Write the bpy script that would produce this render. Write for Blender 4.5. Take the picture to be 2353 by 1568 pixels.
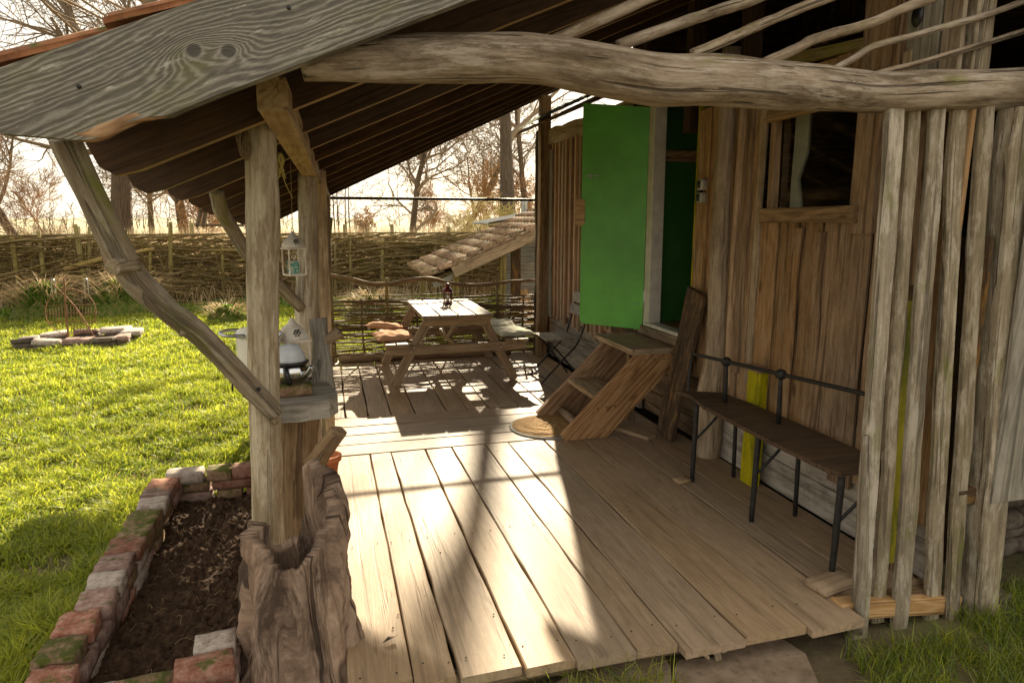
import bpy, math, random
import numpy as np
from mathutils import Vector, Matrix, noise
rnd = random.Random(7)
sc = bpy.context.scene
for o in list(bpy.data.objects): bpy.data.objects.remove(o)
# ---------------------------------------------------------------- camera, sky, sun, exposure
CAM_H = 1.68; YAW = math.radians(15.1); PITCH = math.radians(10.3)
cam = bpy.data.cameras.new('camera'); cam.lens = 24; cam.sensor_width = 36; cam.clip_start = .05; cam.clip_end = 2000
cam_o = bpy.data.objects.new('camera', cam); sc.collection.objects.link(cam_o)
cam_o.location = (0, 0, CAM_H); cam_o.rotation_euler = (math.pi/2-PITCH, 0, -YAW); sc.camera = cam_o
SUN_AZ = math.radians(14.5); SUN_EL = math.radians(24.6)      # azimuth from +Y towards +X
w = bpy.data.worlds.new('World'); sc.world = w; w.use_nodes = True
nt = w.node_tree; nt.nodes.clear()
sky = nt.nodes.new('ShaderNodeTexSky'); sky.sky_type = 'NISHITA'; sky.sun_disc = False
sky.sun_elevation = SUN_EL; sky.sun_rotation = SUN_AZ; sky.air_density = 1.0; sky.dust_density = 1.3; sky.ozone_density = .6
tc = nt.nodes.new('ShaderNodeTexCoord'); mp = nt.nodes.new('ShaderNodeMapping'); mp.inputs['Scale'].default_value = (1, 1, 3.2)
nz = nt.nodes.new('ShaderNodeTexNoise'); nz.inputs['Scale'].default_value = 1.6; nz.inputs['Detail'].default_value = 7; nz.inputs['Roughness'].default_value = .6
rp = nt.nodes.new('ShaderNodeValToRGB'); rp.color_ramp.elements[0].position = .30; rp.color_ramp.elements[1].position = .62
rp.color_ramp.elements[0].color = (.55, .55, .55, 1); rp.color_ramp.elements[1].color = (.95, .95, .95, 1)
mx = nt.nodes.new('ShaderNodeMix'); mx.data_type = 'RGBA'
mx.inputs[7].default_value = (7.3, 6.7, 5.6, 1)            # thin bright cloud over the whole sky
bg = nt.nodes.new('ShaderNodeBackground'); bg.inputs['Strength'].default_value = .05
wo = nt.nodes.new('ShaderNodeOutputWorld')
nt.links.new(tc.outputs['Generated'], mp.inputs['Vector']); nt.links.new(mp.outputs[0], nz.inputs['Vector'])
nt.links.new(nz.outputs[0], rp.inputs[0]); nt.links.new(rp.outputs[0], mx.inputs[0]); nt.links.new(sky.outputs[0], mx.inputs[6])
nt.links.new(mx.outputs[2], bg.inputs['Color']); nt.links.new(bg.outputs[0], wo.inputs['Surface'])
sl = bpy.data.lights.new('sun', 'SUN'); sl.energy = 5; sl.angle = math.radians(.53); sl.color = (1, .85, .61)
so = bpy.data.objects.new('sun', sl); sc.collection.objects.link(so)
sd = Vector((math.sin(SUN_AZ)*math.cos(SUN_EL), math.cos(SUN_AZ)*math.cos(SUN_EL), math.sin(SUN_EL)))
so.rotation_euler = sd.to_track_quat('Z', 'Y').to_euler(); so.location = (5, 12, 12)
sc.view_settings.view_transform = 'Standard'; sc.view_settings.look = 'None'; sc.view_settings.gamma = 1
sc.view_settings.use_curve_mapping = False; sc.view_settings.exposure = 1.88
sc.render.engine = 'CYCLES'
# ---------------------------------------------------------------- helpers
COL = sc.collection; I4 = Matrix.Identity(4); WM = {}
_f = Vector((math.sin(YAW)*math.cos(PITCH), math.cos(YAW)*math.cos(PITCH), -math.sin(PITCH)))
_r = Vector((math.cos(YAW), -math.sin(YAW), 0)); _u = _r.cross(_f)
def P(px, py, X=None, Y=None, Z=None):
    """survey helper: a point measured in the photograph (2352 px wide) taken to its own real plane"""
    d = _f*1568 + _r*(px-1176) - _u*(py-784)
    t = X/d.x if X is not None else Y/d.y if Y is not None else (Z-CAM_H)/d.z
    return Vector((0, 0, CAM_H)) + d*t
def tag(o, label=None, cat=None, group=None, kind=None):
    if label: o['label'] = label
    if cat: o['category'] = cat
    if group: o['group'] = group
    if kind: o['kind'] = kind
    return o
def thing(name, label, cat, loc=(0, 0, 0), group=None, kind=None):
    o = bpy.data.objects.new(name, None); o.empty_display_size = .1; COL.objects.link(o); o.location = loc
    WM[o] = Matrix.Translation(Vector(loc)); return tag(o, label, cat, group, kind)
def add(name, me, mat=None, parent=None, M=I4):
    o = bpy.data.objects.new(name, me); COL.objects.link(o)
    if mat and not me.materials: me.materials.append(mat)
    if parent: o.parent = parent; o.matrix_parent_inverse = WM[parent].inverted()
    o.matrix_basis = M; WM[o] = M.copy(); return o
def mesh(name, V, F, grain=None, smooth=False, tint=None):
    me = bpy.data.meshes.new(name); me.from_pydata([tuple(v) for v in V], [], F)
    if grain is not None:
        a = me.attributes.new('grain', 'FLOAT_VECTOR', 'POINT'); a.data.foreach_set('vector', np.array(grain, dtype=np.float32).ravel())
    if tint is not None:
        a = me.attributes.new('tint', 'FLOAT', 'POINT'); a.data.foreach_set('value', np.array(tint, dtype=np.float32))
    if smooth: me.polygons.foreach_set('use_smooth', [True]*len(me.polygons))
    return me
def frame(p0, p1, nrm):
    p0, p1 = Vector(p0), Vector(p1); x = (p1-p0).normalized(); n = Vector(nrm); y = n.cross(x)
    if y.length < 1e-6: y = Vector((0, 1, 0)).cross(x)
    y.normalize(); z = x.cross(y)
    M = Matrix((x, y, z)).transposed().to_4x4(); M.translation = p0; return M
def plank_mesh(L, W, T, seg=5, wob=.003, bev=.004, W1=None, bow=0, cup=0, skew=0):
    W1 = W if W1 is None else W1; s = rnd.random()*99; V = []; F = []; G = []
    bev = min(bev, W*.3, T*.3)
    for i in range(seg+1):
        t = i/seg; x = L*t; ww = W+(W1-W)*t
        eL = wob*2*noise.noise(Vector((s+x*3.1, 0, 0))); eR = wob*2*noise.noise(Vector((s+x*3.3, 9, 0)))
        a, b = -ww/2+eL, ww/2+eR; z = bow*math.sin(math.pi*t)+wob*.6*noise.noise(Vector((s, x*1.7, 5)))
        for (y, q) in ((a+bev, -T/2), (b-bev, -T/2), (b, -T/2+bev), (b, T/2-bev), (b-bev, T/2), (a+bev, T/2), (a, T/2-bev), (a, -T/2+bev)):
            xx = x + (skew*(y/ww) if i in (0, seg) else 0)
            V.append((xx, y, q+z)); G.append((x, y, q))
    for i in range(seg):
        for k in range(8):
            k2 = (k+1) % 8; F.append((i*8+k, i*8+k2, i*8+8+k2, i*8+8+k))
    F.append(tuple(range(7, -1, -1))); F.append(tuple(range(seg*8, seg*8+8)))
    return mesh('plank', V, F, G)
def board(name, p0, p1, W, T, nrm, mat, parent=None, **k):
    p0, p1 = Vector(p0), Vector(p1)
    return add(name, plank_mesh((p1-p0).length, W, T, **k), mat, parent, frame(p0, p1, nrm))
def catmull(pts, rad, n):
    P_ = [Vector(p) for p in pts]; out = []; ro = []
    if len(P_) == 2: n = max(n, 2)
    for i in range(len(P_)-1):
        a = P_[max(i-1, 0)]; b = P_[i]; c = P_[i+1]; d = P_[min(i+2, len(P_)-1)]
        for j in range(n):
            t = j/n
            out.append(.5*((2*b)+(c-a)*t+(2*a-5*b+4*c-d)*t*t+(3*b-a-3*c+d)*t**3)); ro.append(rad[i]+(rad[i+1]-rad[i])*t)
    out.append(P_[-1]); ro.append(rad[-1]); return out, ro
def tube_data(pts, rad, sides, V, F, G=None, rough=0, seed=0, caps=True, phase=0):
    n = len(pts); base = len(V); up = None; s = 0
    for i in range(n):
        d = (pts[min(i+1, n-1)]-pts[max(i-1, 0)])
        if d.length < 1e-9: d = Vector((0, 0, 1))
        d.normalize()
        if up is None:
            up = Vector((0, 0, 1)) if abs(d.z) < .9 else Vector((1, 0, 0))
        a = d.cross(up); a.normalize(); b = d.cross(a); up = -b
        if i: s += (pts[i]-pts[i-1]).length
        for k in range(sides):
            th = 2*math.pi*k/sides+phase; c_, s_ = math.cos(th), math.sin(th); r = rad[i]
            if rough: r *= 1+rough*noise.noise(Vector((c_*1.6+seed, s_*1.6, s/max(rad[i], .02)*.35+seed)))*1.6
            p = pts[i]+(a*c_+b*s_)*r; V.append((p.x, p.y, p.z))
            if G is not None: G.append((s, r*c_*1.4, r*s_*1.4))
    for i in range(n-1):
        for k in range(sides):
            k2 = (k+1) % sides; F.append((base+i*sides+k, base+i*sides+k2, base+(i+1)*sides+k2, base+(i+1)*sides+k))
    if caps:
        F.append(tuple(base+k for k in range(sides-1, -1, -1))); F.append(tuple(base+(n-1)*sides+k for k in range(sides)))
def stick(name, pts, rad, mat, parent=None, sides=8, n=4, rough=.12, smooth=True):
    if not isinstance(rad, (list, tuple)): rad = [rad]*len(pts)
    p, r = catmull(pts, rad, n); V, F, G = [], [], []
    tube_data(p, r, sides, V, F, G, rough, rnd.random()*50)
    return add(name, mesh(name, V, F, G, smooth), mat, parent)
def lathe_mesh(prof, seg=20, smooth=True, phase=0):
    V, F = [], []
    for r, z in prof:
        for k in range(seg): a = 2*math.pi*k/seg+phase; V.append((r*math.cos(a), r*math.sin(a), z))
    for i in range(len(prof)-1):
        for k in range(seg): k2 = (k+1) % seg; F.append((i*seg+k, i*seg+k2, (i+1)*seg+k2, (i+1)*seg+k))
    F.append(tuple(range(seg-1, -1, -1))); F.append(tuple((len(prof)-1)*seg+k for k in range(seg)))
    me = mesh('lathe', V, F, V, smooth); return me
def lathe(name, prof, mat, parent, loc, seg=20, smooth=True, phase=0, M=None):
    return add(name, lathe_mesh(prof, seg, smooth, phase), mat, parent, Matrix.Translation(Vector(loc)) @ (M or I4))
def prism(name, pts, T, mat, parent, M):
    """outline in local XY, extruded +-T/2 in Z"""
    n = len(pts); V = [(x, y, -T/2) for x, y in pts]+[(x, y, T/2) for x, y in pts]
    F = [tuple(range(n-1, -1, -1)), tuple(range(n, 2*n))]+[(i, (i+1) % n, n+(i+1) % n, n+i) for i in range(n)]
    return add(name, mesh(name, V, F, V), mat, parent, M)
def lump_mesh(sx, sy, sz, amp=.08, n=3, rnd_=.25, seed=None):
    """rounded uneven block: brick or stone"""
    seed = rnd.random()*99 if seed is None else seed; V, F, idx = [], [], {}
    def vid(i, j, k):
        if (i, j, k) not in idx:
            p = Vector((i/n*2-1, j/n*2-1, k/n*2-1)); q = p.normalized()*1.25
            p = p.lerp(q, rnd_); e = 1+amp*noise.noise(p*1.7+Vector((seed, seed, 0)))+amp*.5*noise.noise(p*4+Vector((seed, 0, 0)))
            p = p*e; idx[(i, j, k)] = len(V); V.append((p.x*sx/2, p.y*sy/2, p.z*sz/2))
        return idx[(i, j, k)]
    for a in range(n):
        for b in range(n):
            F += [(vid(a, b, 0), vid(a, b+1, 0), vid(a+1, b+1, 0), vid(a+1, b, 0)), (vid(a, b, n), vid(a+1, b, n), vid(a+1, b+1, n), vid(a, b+1, n)),
                  (vid(a, 0, b), vid(a+1, 0, b), vid(a+1, 0, b+1), vid(a, 0, b+1)), (vid(a, n, b), vid(a, n, b+1), vid(a+1, n, b+1), vid(a+1, n, b)),
                  (vid(0, a, b), vid(0, a, b+1), vid(0, a+1, b+1), vid(0, a+1, b)), (vid(n, a, b), vid(n, a+1, b), vid(n, a+1, b+1), vid(n, a, b+1))]
    return mesh('lump', V, F, V, True)
def lump(name, loc, size, mat, parent, rz=0, rx=0, ry=0, amp=.08, n=3, r=.2):
    M = Matrix.Translation(Vector(loc)) @ Matrix.Rotation(rz, 4, 'Z') @ Matrix.Rotation(rx, 4, 'X') @ Matrix.Rotation(ry, 4, 'Y')
    return add(name, lump_mesh(*size, amp=amp, n=n, rnd_=r), mat, parent, M)
# ---------------------------------------------------------------- materials
def newmat(name):
    m = bpy.data.materials.new(name); m.use_nodes = True; t = m.node_tree; b = t.nodes['Principled BSDF']; return m, t, b
def N(t, typ, **k):
    n = t.nodes.new(typ)
    for a, v in k.items(): setattr(n, a, v)
    return n
def L(t, a, b): t.links.new(a, b)
def mth(t, op, a, b=None, c=None):
    n = N(t, 'ShaderNodeMath', operation=op)
    for i, v in enumerate((a, b, c)):
        if v is None: continue
        if isinstance(v, (int, float)): n.inputs[i].default_value = v
        else: L(t, v, n.inputs[i])
    return n.outputs[0]
def vmul(t, v, s):
    n = N(t, 'ShaderNodeVectorMath', operation='MULTIPLY'); L(t, v, n.inputs[0]); n.inputs[1].default_value = s; return n.outputs[0]
def tnoise(t, v, scale=1, detail=5, rough=.6, dist=0):
    n = N(t, 'ShaderNodeTexNoise'); L(t, v, n.inputs['Vector']); n.inputs['Scale'].default_value = scale
    n.inputs['Detail'].default_value = detail; n.inputs['Roughness'].default_value = rough; n.inputs['Distortion'].default_value = dist; return n.outputs[0]
def ramp(t, f, stops):
    n = N(t, 'ShaderNodeValToRGB'); L(t, f, n.inputs[0]); e = n.color_ramp.elements
    while len(e) < len(stops): e.new(.5)
    for i, (p, c) in enumerate(stops): e[i].position = p; e[i].color = (c[0], c[1], c[2], 1) if isinstance(c, tuple) else (c, c, c, 1)
    return n.outputs[0]
def mixc(t, f, a, b):
    n = N(t, 'ShaderNodeMix', data_type='RGBA')
    for i, v in ((0, f), (6, a), (7, b)):
        if isinstance(v, tuple): n.inputs[i].default_value = (*v, 1)
        elif isinstance(v, (int, float)): n.inputs[i].default_value = v
        else: L(t, v, n.inputs[i])
    return n.outputs[2]
def coords(t, attr='grain'):
    a = N(t, 'ShaderNodeAttribute', attribute_name=attr); oi = N(t, 'ShaderNodeObjectInfo')
    c = N(t, 'ShaderNodeCombineXYZ')
    for i, k in enumerate((31., 17., 53.)): L(t, mth(t, 'MULTIPLY', oi.outputs['Random'], k), c.inputs[i])
    s = N(t, 'ShaderNodeVectorMath', operation='ADD'); L(t, a.outputs['Vector'], s.inputs[0]); L(t, c.outputs[0], s.inputs[1])
    return s.outputs[0], oi.outputs['Random'], a.outputs['Vector']
def finish(t, b, col, height, bump, dist, rough):
    L(t, col, b.inputs['Base Color'])
    if isinstance(rough, (int, float)): b.inputs['Roughness'].default_value = rough
    else: L(t, rough, b.inputs['Roughness'])
    if height is not None and bump:
        bp = N(t, 'ShaderNodeBump'); bp.inputs['Strength'].default_value = bump; bp.inputs['Distance'].default_value = dist
        L(t, height, bp.inputs['Height']); L(t, bp.outputs[0], b.inputs['Normal'])
def wood(name, light, dark, fine=1., ring=.5, stain=.35, staincol=None, moss=0, mosscol=(.10, .13, .02), crack=.5, bump=.5, rough=.82, var=.22, patch=None, patchamt=.5, spec=.3, knot=0):
    m, t, b = newmat(name); v, R, raw = coords(t)
    n1 = tnoise(t, vmul(t, v, (2.0*fine, 50*fine, 50*fine)), 1, 7, .68, .25)
    sp = tnoise(t, vmul(t, v, (16*fine, 42*fine, 42*fine)), 1, 5, .7)
    n2 = tnoise(t, vmul(t, v, (.55, 5.5, 5.5)), 1.3, 2, .5, .3)
    rg = mth(t, 'MULTIPLY_ADD', mth(t, 'SINE', mth(t, 'MULTIPLY', n2, 75)), .5, .5)
    f = mth(t, 'ADD', mth(t, 'ADD', mth(t, 'MULTIPLY', n1, .7-.3*ring), mth(t, 'MULTIPLY', sp, .3)), mth(t, 'MULTIPLY', rg, .30*ring))
    col = ramp(t, f, [(.36, dark), (.60, light)])
    bl = tnoise(t, vmul(t, v, (2.0, 6, 6)), 1.3, 9, .74)
    scol = staincol or tuple(c*.45 for c in dark)
    col = mixc(t, mth(t, 'MULTIPLY', ramp(t, bl, [(.46, 0.), (.63, 1.)]), stain), col, scol)
    if patch:
        bp2 = tnoise(t, vmul(t, v, (1.9, 8, 8)), 2.0, 9, .76)
        col = mixc(t, mth(t, 'MULTIPLY', ramp(t, bp2, [(.50, 0.), (.58, 1.)]), patchamt), col, patch)
    ck = ramp(t, tnoise(t, vmul(t, v, (.9, 30, 30)), 1.0, 2, .5, .6), [(.345, 1.), (.385, 0.)])
    col = mixc(t, mth(t, 'MULTIPLY', ck, crack), col, tuple(c*.3 for c in dark))
    if knot:
        vo = N(t, 'ShaderNodeTexVoronoi'); L(t, vmul(t, v, (2.2, 6.5, 6.5)), vo.inputs['Vector']); vo.inputs['Scale'].default_value = 1.
        kd = ramp(t, mth(t, 'ADD', vo.outputs['Distance'], mth(t, 'MULTIPLY', n1, .05)), [(.085, 1.), (.13, 0.)])
        col = mixc(t, mth(t, 'MULTIPLY', kd, knot), col, tuple(c*.38 for c in dark))
    if moss:
        mn = tnoise(t, vmul(t, v, (1.5, 4, 4)), 1.7, 6, .7)
        col = mixc(t, mth(t, 'MULTIPLY', ramp(t, mn, [(.62-.22*moss, 0.), (.76-.18*moss, 1.)]), .8), col, mosscol)
    hs = N(t, 'ShaderNodeHueSaturation'); L(t, col, hs.inputs['Color'])
    L(t, mth(t, 'MULTIPLY_ADD', R, var*2, 1-var), hs.inputs['Value'])
    L(t, mth(t, 'MULTIPLY_ADD', mth(t, 'FRACT', mth(t, 'MULTIPLY', R, 7.13)), .28, .98), hs.inputs['Saturation'])
    h = mth(t, 'SUBTRACT', mth(t, 'ADD', f, mth(t, 'MULTIPLY', bl, .6)), mth(t, 'MULTIPLY', ck, 1.2))
    finish(t, b, hs.outputs[0], h, bump, .008, rough); b.inputs['Specular IOR Level'].default_value = spec
    return m
def rocky(name, stops, scale=9, bump=.5, rough=.9, moss=0, var=.2, dist=.01, pit=0):
    m, t, b = newmat(name); v, R, raw = coords(t)
    n1 = tnoise(t, v, scale, 8, .7); col = ramp(t, n1, stops)
    if pit:
        pn = ramp(t, tnoise(t, v, scale*4, 3, .6), [(.30, 1.), (.36, 0.)]); col = mixc(t, mth(t, 'MULTIPLY', pn, pit), col, tuple(c*.3 for c in stops[0][1]))
    if moss:
        geo = N(t, 'ShaderNodeNewGeometry'); sx = N(t, 'ShaderNodeSeparateXYZ'); L(t, geo.outputs['Normal'], sx.inputs[0])
        mn = mth(t, 'ADD', tnoise(t, v, scale*.8, 6, .7), mth(t, 'MULTIPLY', sx.outputs[2], .12))
        col = mixc(t, ramp(t, mn, [(.68-.22*moss, 0.), (.80-.2*moss, 1.)]), col, (.075, .085, .012))
    hs = N(t, 'ShaderNodeHueSaturation'); L(t, col, hs.inputs['Color']); L(t, mth(t, 'MULTIPLY_ADD', R, var*2, 1-var), hs.inputs['Value'])
    finish(t, b, hs.outputs[0], n1, bump, dist, rough); b.inputs['Specular IOR Level'].default_value = .25; return m
def plain(name, col, rough=.5, metal=0, nscale=12, namt=.25, bump=.1, spec=.5):
    m, t, b = newmat(name); v, R, raw = coords(t); n1 = tnoise(t, v, nscale, 6, .65)
    c = mixc(t, ramp(t, n1, [(.35, 0.), (.7, 1.)]), tuple(x*(1-namt) for x in col), tuple(min(1, x*(1+namt*.5)) for x in col))
    finish(t, b, c, n1, bump, .003, rough); b.inputs['Metallic'].default_value = metal; b.inputs['Specular IOR Level'].default_value = spec; return m
def leafmat(name, c0, c1, transl=.5, rough=.6):
    m, t, b = newmat(name); t.nodes.remove(b); a = N(t, 'ShaderNodeAttribute', attribute_name='tint')
    col = ramp(t, a.outputs['Fac'], [(0., c0), (1., c1)])
    d = N(t, 'ShaderNodeBsdfDiffuse'); tr = N(t, 'ShaderNodeBsdfTranslucent'); gl = N(t, 'ShaderNodeBsdfGlossy'); gl.inputs['Roughness'].default_value = .45
    gl.inputs['Color'].default_value = (.9, .9, .8, 1)
    L(t, col, d.inputs[0]); L(t, col, tr.inputs[0]); mx_ = N(t, 'ShaderNodeMixShader'); mx_.inputs[0].default_value = transl
    L(t, d.outputs[0], mx_.inputs[1]); L(t, tr.outputs[0], mx_.inputs[2]); m2 = N(t, 'ShaderNodeMixShader'); m2.inputs[0].default_value = .04
    L(t, mx_.outputs[0], m2.inputs[1]); L(t, gl.outputs[0], m2.inputs[2]); L(t, m2.outputs[0], t.nodes['Material Output'].inputs[0]); return m
def glassmat(name, tint=(.9, .95, .92), alpha=.25):
    m, t, b = newmat(name); t.nodes.remove(b); tr = N(t, 'ShaderNodeBsdfTransparent'); tr.inputs[0].default_value = (*tint, 1)
    g = N(t, 'ShaderNodeBsdfGlossy'); g.inputs['Roughness'].default_value = .04; fr = N(t, 'ShaderNodeFresnel'); fr.inputs[0].default_value = 1.22
    mx_ = N(t, 'ShaderNodeMixShader'); L(t, mth(t, 'ADD', fr.outputs[0], alpha*.03), mx_.inputs[0]); L(t, tr.outputs[0], mx_.inputs[1]); L(t, g.outputs[0], mx_.inputs[2])
    L(t, mx_.outputs[0], t.nodes['Material Output'].inputs[0]); return m

W_deck = wood('deck_wood', (.41, .305, .208), (.285, .208, .138), ring=.3, stain=.35, staincol=(.20, .14, .092), crack=.30, bump=.25, var=.10, rough=.62, spec=.32, knot=.35)
W_wall = wood('wall_wood', (.38, .255, .155), (.205, .13, .075), ring=.4, stain=.45, crack=.6, var=.2, patch=(.42, .33, .24), patchamt=.35, knot=.8)
W_batten = wood('batten_wood', (.46, .325, .205), (.26, .17, .10), ring=.4, stain=.4, var=.2, knot=.6)
W_rosy_lit = wood('lit_rosy_batten_wood', (.56, .39, .27), (.33, .21, .135), ring=.3, stain=.3, var=.2, knot=.5)  # far wall: bounce from the sunlit deck put into the wood colour
W_pale = wood('pale_wood', (.50, .40, .29), (.28, .205, .135), ring=.3, stain=.5, staincol=(.10, .075, .05), crack=.5, var=.15, bump=.7)
W_slat = wood('slat_wood', (.345, .29, .215), (.17, .135, .092), fine=1.3, ring=.2, stain=.5, staincol=(.10, .08, .055), moss=.28, mosscol=(.15, .16, .035), patch=(.52, .46, .38), patchamt=.6, var=.15, bump=.9)
W_log = wood('log_wood', (.42, .34, .26), (.20, .145, .095), fine=.8, ring=.15, stain=.85, staincol=(.085, .06, .035), moss=.24, mosscol=(.17, .17, .03), patch=(.50, .43, .36), patchamt=.6, crack=.8, var=.05, bump=1.)
W_post = wood('post_wood', (.60, .53, .42), (.40, .335, .245), ring=.15, stain=.6, staincol=(.17, .125, .08), patch=(.24, .185, .12), patchamt=.75, crack=.4, var=.06, bump=.7)
W_brace = wood('brace_wood', (.36, .295, .215), (.20, .15, .10), fine=.8, ring=.15, stain=.5, moss=.42, mosscol=(.20, .21, .035), patch=(.50, .46, .38), patchamt=.4, var=.05, bump=.9)
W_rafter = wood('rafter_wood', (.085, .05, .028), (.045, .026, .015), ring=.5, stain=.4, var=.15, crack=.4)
W_rafter_lit = wood('rafter_lit_wood', (.42, .30, .16), (.26, .175, .09), ring=.3, stain=.5, var=.1)  # rafter undersides: lightened colour carries the bounce off the deck
W_beam = wood('beam_wood', (.52, .40, .25), (.33, .235, .135), ring=.5, stain=.4, var=.05, crack=.6)
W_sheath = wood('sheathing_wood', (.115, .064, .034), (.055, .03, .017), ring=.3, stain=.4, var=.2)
W_grey = wood('grey_weathered_wood', (.38, .35, .30), (.22, .195, .16), ring=.5, stain=.4, crack=.6, var=.15, bump=.6)
W_white = wood('whitewashed_wood', (.50, .465, .41), (.36, .32, .27), ring=.25, stain=.75, staincol=(.12, .10, .08), crack=.4, var=.1)
W_table = wood('table_wood', (.38, .275, .18), (.22, .15, .09), ring=.4, stain=.35, var=.12, crack=.5, rough=.58, spec=.4)
W_step = wood('step_wood', (.44, .29, .18), (.235, .14, .082), ring=.8, stain=.3, crack=.4, var=.12, bump=.5, knot=.7)
W_dark = wood('dark_tarred_wood', (.10, .068, .042), (.038, .024, .016), ring=.2, stain=.3, patch=(.26, .15, .065), patchamt=.65, var=.1)
W_bench = wood('bench_wood', (.115, .078, .05), (.06, .04, .027), ring=.4, stain=.3, var=.05, rough=.7)
W_tread = wood('tread_wood', (.46, .36, .25), (.27, .195, .125), ring=.5, stain=.4, crack=.5, var=.1, knot=.4)
W_yellow = wood('yellow_paint', (.50, .43, .02), (.34, .29, .015), ring=.1, stain=.85, staincol=(.10, .12, .015), crack=.4, var=.05, bump=.3, rough=.6)
W_stump = wood('stump_wood', (.40, .30, .235), (.13, .09, .07), fine=1.5, ring=0, stain=.9, staincol=(.055, .038, .03), patch=(.46, .36, .29), patchamt=.45, crack=.8, var=.02, bump=1., rough=.85)
W_drift = wood('driftwood', (.34, .25, .165), (.17, .115, .075), ring=.3, stain=.6, var=.1, bump=.9)
W_wattle = wood('wattle_wood', (.25, .175, .10), (.11, .07, .038), fine=1.5, ring=.1, stain=.4, moss=.10, mosscol=(.20, .20, .03), var=.35, rough=.6)
W_stake = wood('stake_wood', (.34, .285, .14), (.17, .13, .06), ring=.1, stain=.5, moss=.35, mosscol=(.21, .22, .04), var=.15)
W_fresh = wood('fresh_timber', (.56, .38, .22), (.40, .25, .13), ring=.8, stain=.25, var=.08)
W_bark = wood('bark', (.17, .13, .09), (.065, .046, .032), fine=.5, ring=0, stain=.4, moss=.16, crack=.9, var=.1, bump=1.)
W_twig = wood('twig_bark', (.33, .26, .185), (.18, .13, .09), fine=1, ring=0, stain=.2, moss=.12, crack=.2, var=.15, bump=.2)  # far branches: glare and haze put into a lighter bark colour
W_pile = wood('tan_brushwood', (.37, .275, .15), (.15, .11, .055), fine=1, ring=0, stain=.5, moss=.45, mosscol=(.22, .20, .035), crack=.2, var=.35, bump=.3)
M_iron = plain('black_iron', (.035, .033, .032), .55, .4, 30, .4, .3)
M_steel = plain('galvanised_steel', (.55, .57, .58), .35, .9, 20, .25)
M_rust = rocky('rusty_metal', [(.3, (.10, .045, .02)), (.6, (.28, .13, .06)), (.75, (.36, .22, .12))], 18, .4, .8)
M_enamel = rocky('rusted_white_enamel', [(.30, (.30, .11, .03)), (.40, (.62, .50, .38)), (.52, (.74, .68, .60)), (.8, (.80, .77, .70))], 9, .15, .45, var=.03, dist=.003)
M_chrome = plain('kettle_metal', (.62, .63, .65), .13, 1., 6, .15, .05)
M_greyenamel = plain('grey_enamel', (.62, .65, .70), .22, .0, 12, .2, .05)
M_blackpl = plain('black_plastic', (.02, .02, .02), .35)
M_cream = plain('cream_enamel', (.78, .75, .64), .25, 0, 10, .1, .05)
M_red = plain('dark_red_lacquer', (.16, .02, .018), .3, 0, 15, .3, .05)
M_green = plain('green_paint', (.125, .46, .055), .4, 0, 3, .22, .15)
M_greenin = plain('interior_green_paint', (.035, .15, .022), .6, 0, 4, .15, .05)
M_yellowp = plain('yellow_edge_paint', (.55, .42, .02), .6)
M_whitep = plain('white_paint', (.66, .62, .54), .5, 0, 9, .2, .1)
M_peach = plain('peach_cloth', (.66, .37, .22), .95, 0, 60, .25, .5, .1)
M_palecl = plain('pale_green_cloth', (.64, .63, .50), .95, 0, 60, .2, .5, .1)
M_coir = rocky('coir', [(.3, (.16, .09, .035)), (.55, (.36, .22, .09)), (.75, (.50, .33, .15))], 60, 1., .95)
M_rubber = plain('pale_rubber', (.36, .35, .31), .8)
M_rope = plain('hemp_rope', (.22, .155, .075), .95, 0, 60, .4, .5)
M_yrope = plain('yellow_twine', (.50, .40, .10), .95, 0, 60, .3, .4)
M_curtain = plain('pale_curtain', (.50, .47, .36), .9, 0, 8, .15, .2)
M_plastic = plain('grey_plastic', (.48, .46, .40), .5)
M_glass = glassmat('window_glass'); M_cglass = glassmat('clear_glass', (.95, .95, .93), .6)
M_teal = rocky('teal_patterned_glass', [(.40, (.02, .22, .20)), (.50, (.10, .42, .38)), (.56, (.65, .62, .50)), (.7, (.05, .30, .30))], 40, .1, .3)
M_brick_red = rocky('red_brick', [(.30, (.17, .055, .032)), (.48, (.27, .12, .08)), (.62, (.36, .21, .155)), (.75, (.30, .25, .20))], 22, 1., .9, moss=.22, var=.25, pit=.7)
M_brick_grey = rocky('grey_brick', [(.30, (.20, .15, .125)), (.5, (.40, .335, .285)), (.72, (.52, .46, .40))], 24, .9, .9, var=.15, pit=.8)
M_brick_purple = rocky('purple_brick', [(.30, (.16, .085, .07)), (.5, (.28, .18, .15)), (.7, (.42, .33, .29))], 22, 1., .9, moss=.2, var=.25, pit=.6)
M_brick_moss = rocky('mossy_brick', [(.30, (.14, .085, .05)), (.5, (.24, .15, .09)), (.7, (.32, .24, .16))], 20, .8, .9, moss=.75, var=.15, pit=.5)
M_stone = rocky('stacked_stone', [(.3, (.06, .046, .036)), (.5, (.125, .098, .076)), (.7, (.20, .165, .13))], 16, .6, .85, var=.25)
M_tile = rocky('clay_tile', [(.3, (.10, .042, .02)), (.5, (.27, .105, .042)), (.72, (.36, .17, .08))], 12, .5, .85, moss=.35, var=.2)
M_tile2 = rocky('lichened_clay_tile', [(.3, (.11, .07, .042)), (.5, (.25, .155, .09)), (.72, (.38, .29, .18))], 14, .5, .9, moss=.35, var=.4)
M_terra = rocky('terracotta', [(.3, (.32, .10, .04)), (.7, (.46, .17, .07))], 8, .2, .8)
M_soil = rocky('dark_soil', [(.3, (.022, .012, .007)), (.5, (.065, .037, .021)), (.72, (.14, .082, .047))], 26, 1., 1., var=0, dist=.03)
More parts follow.
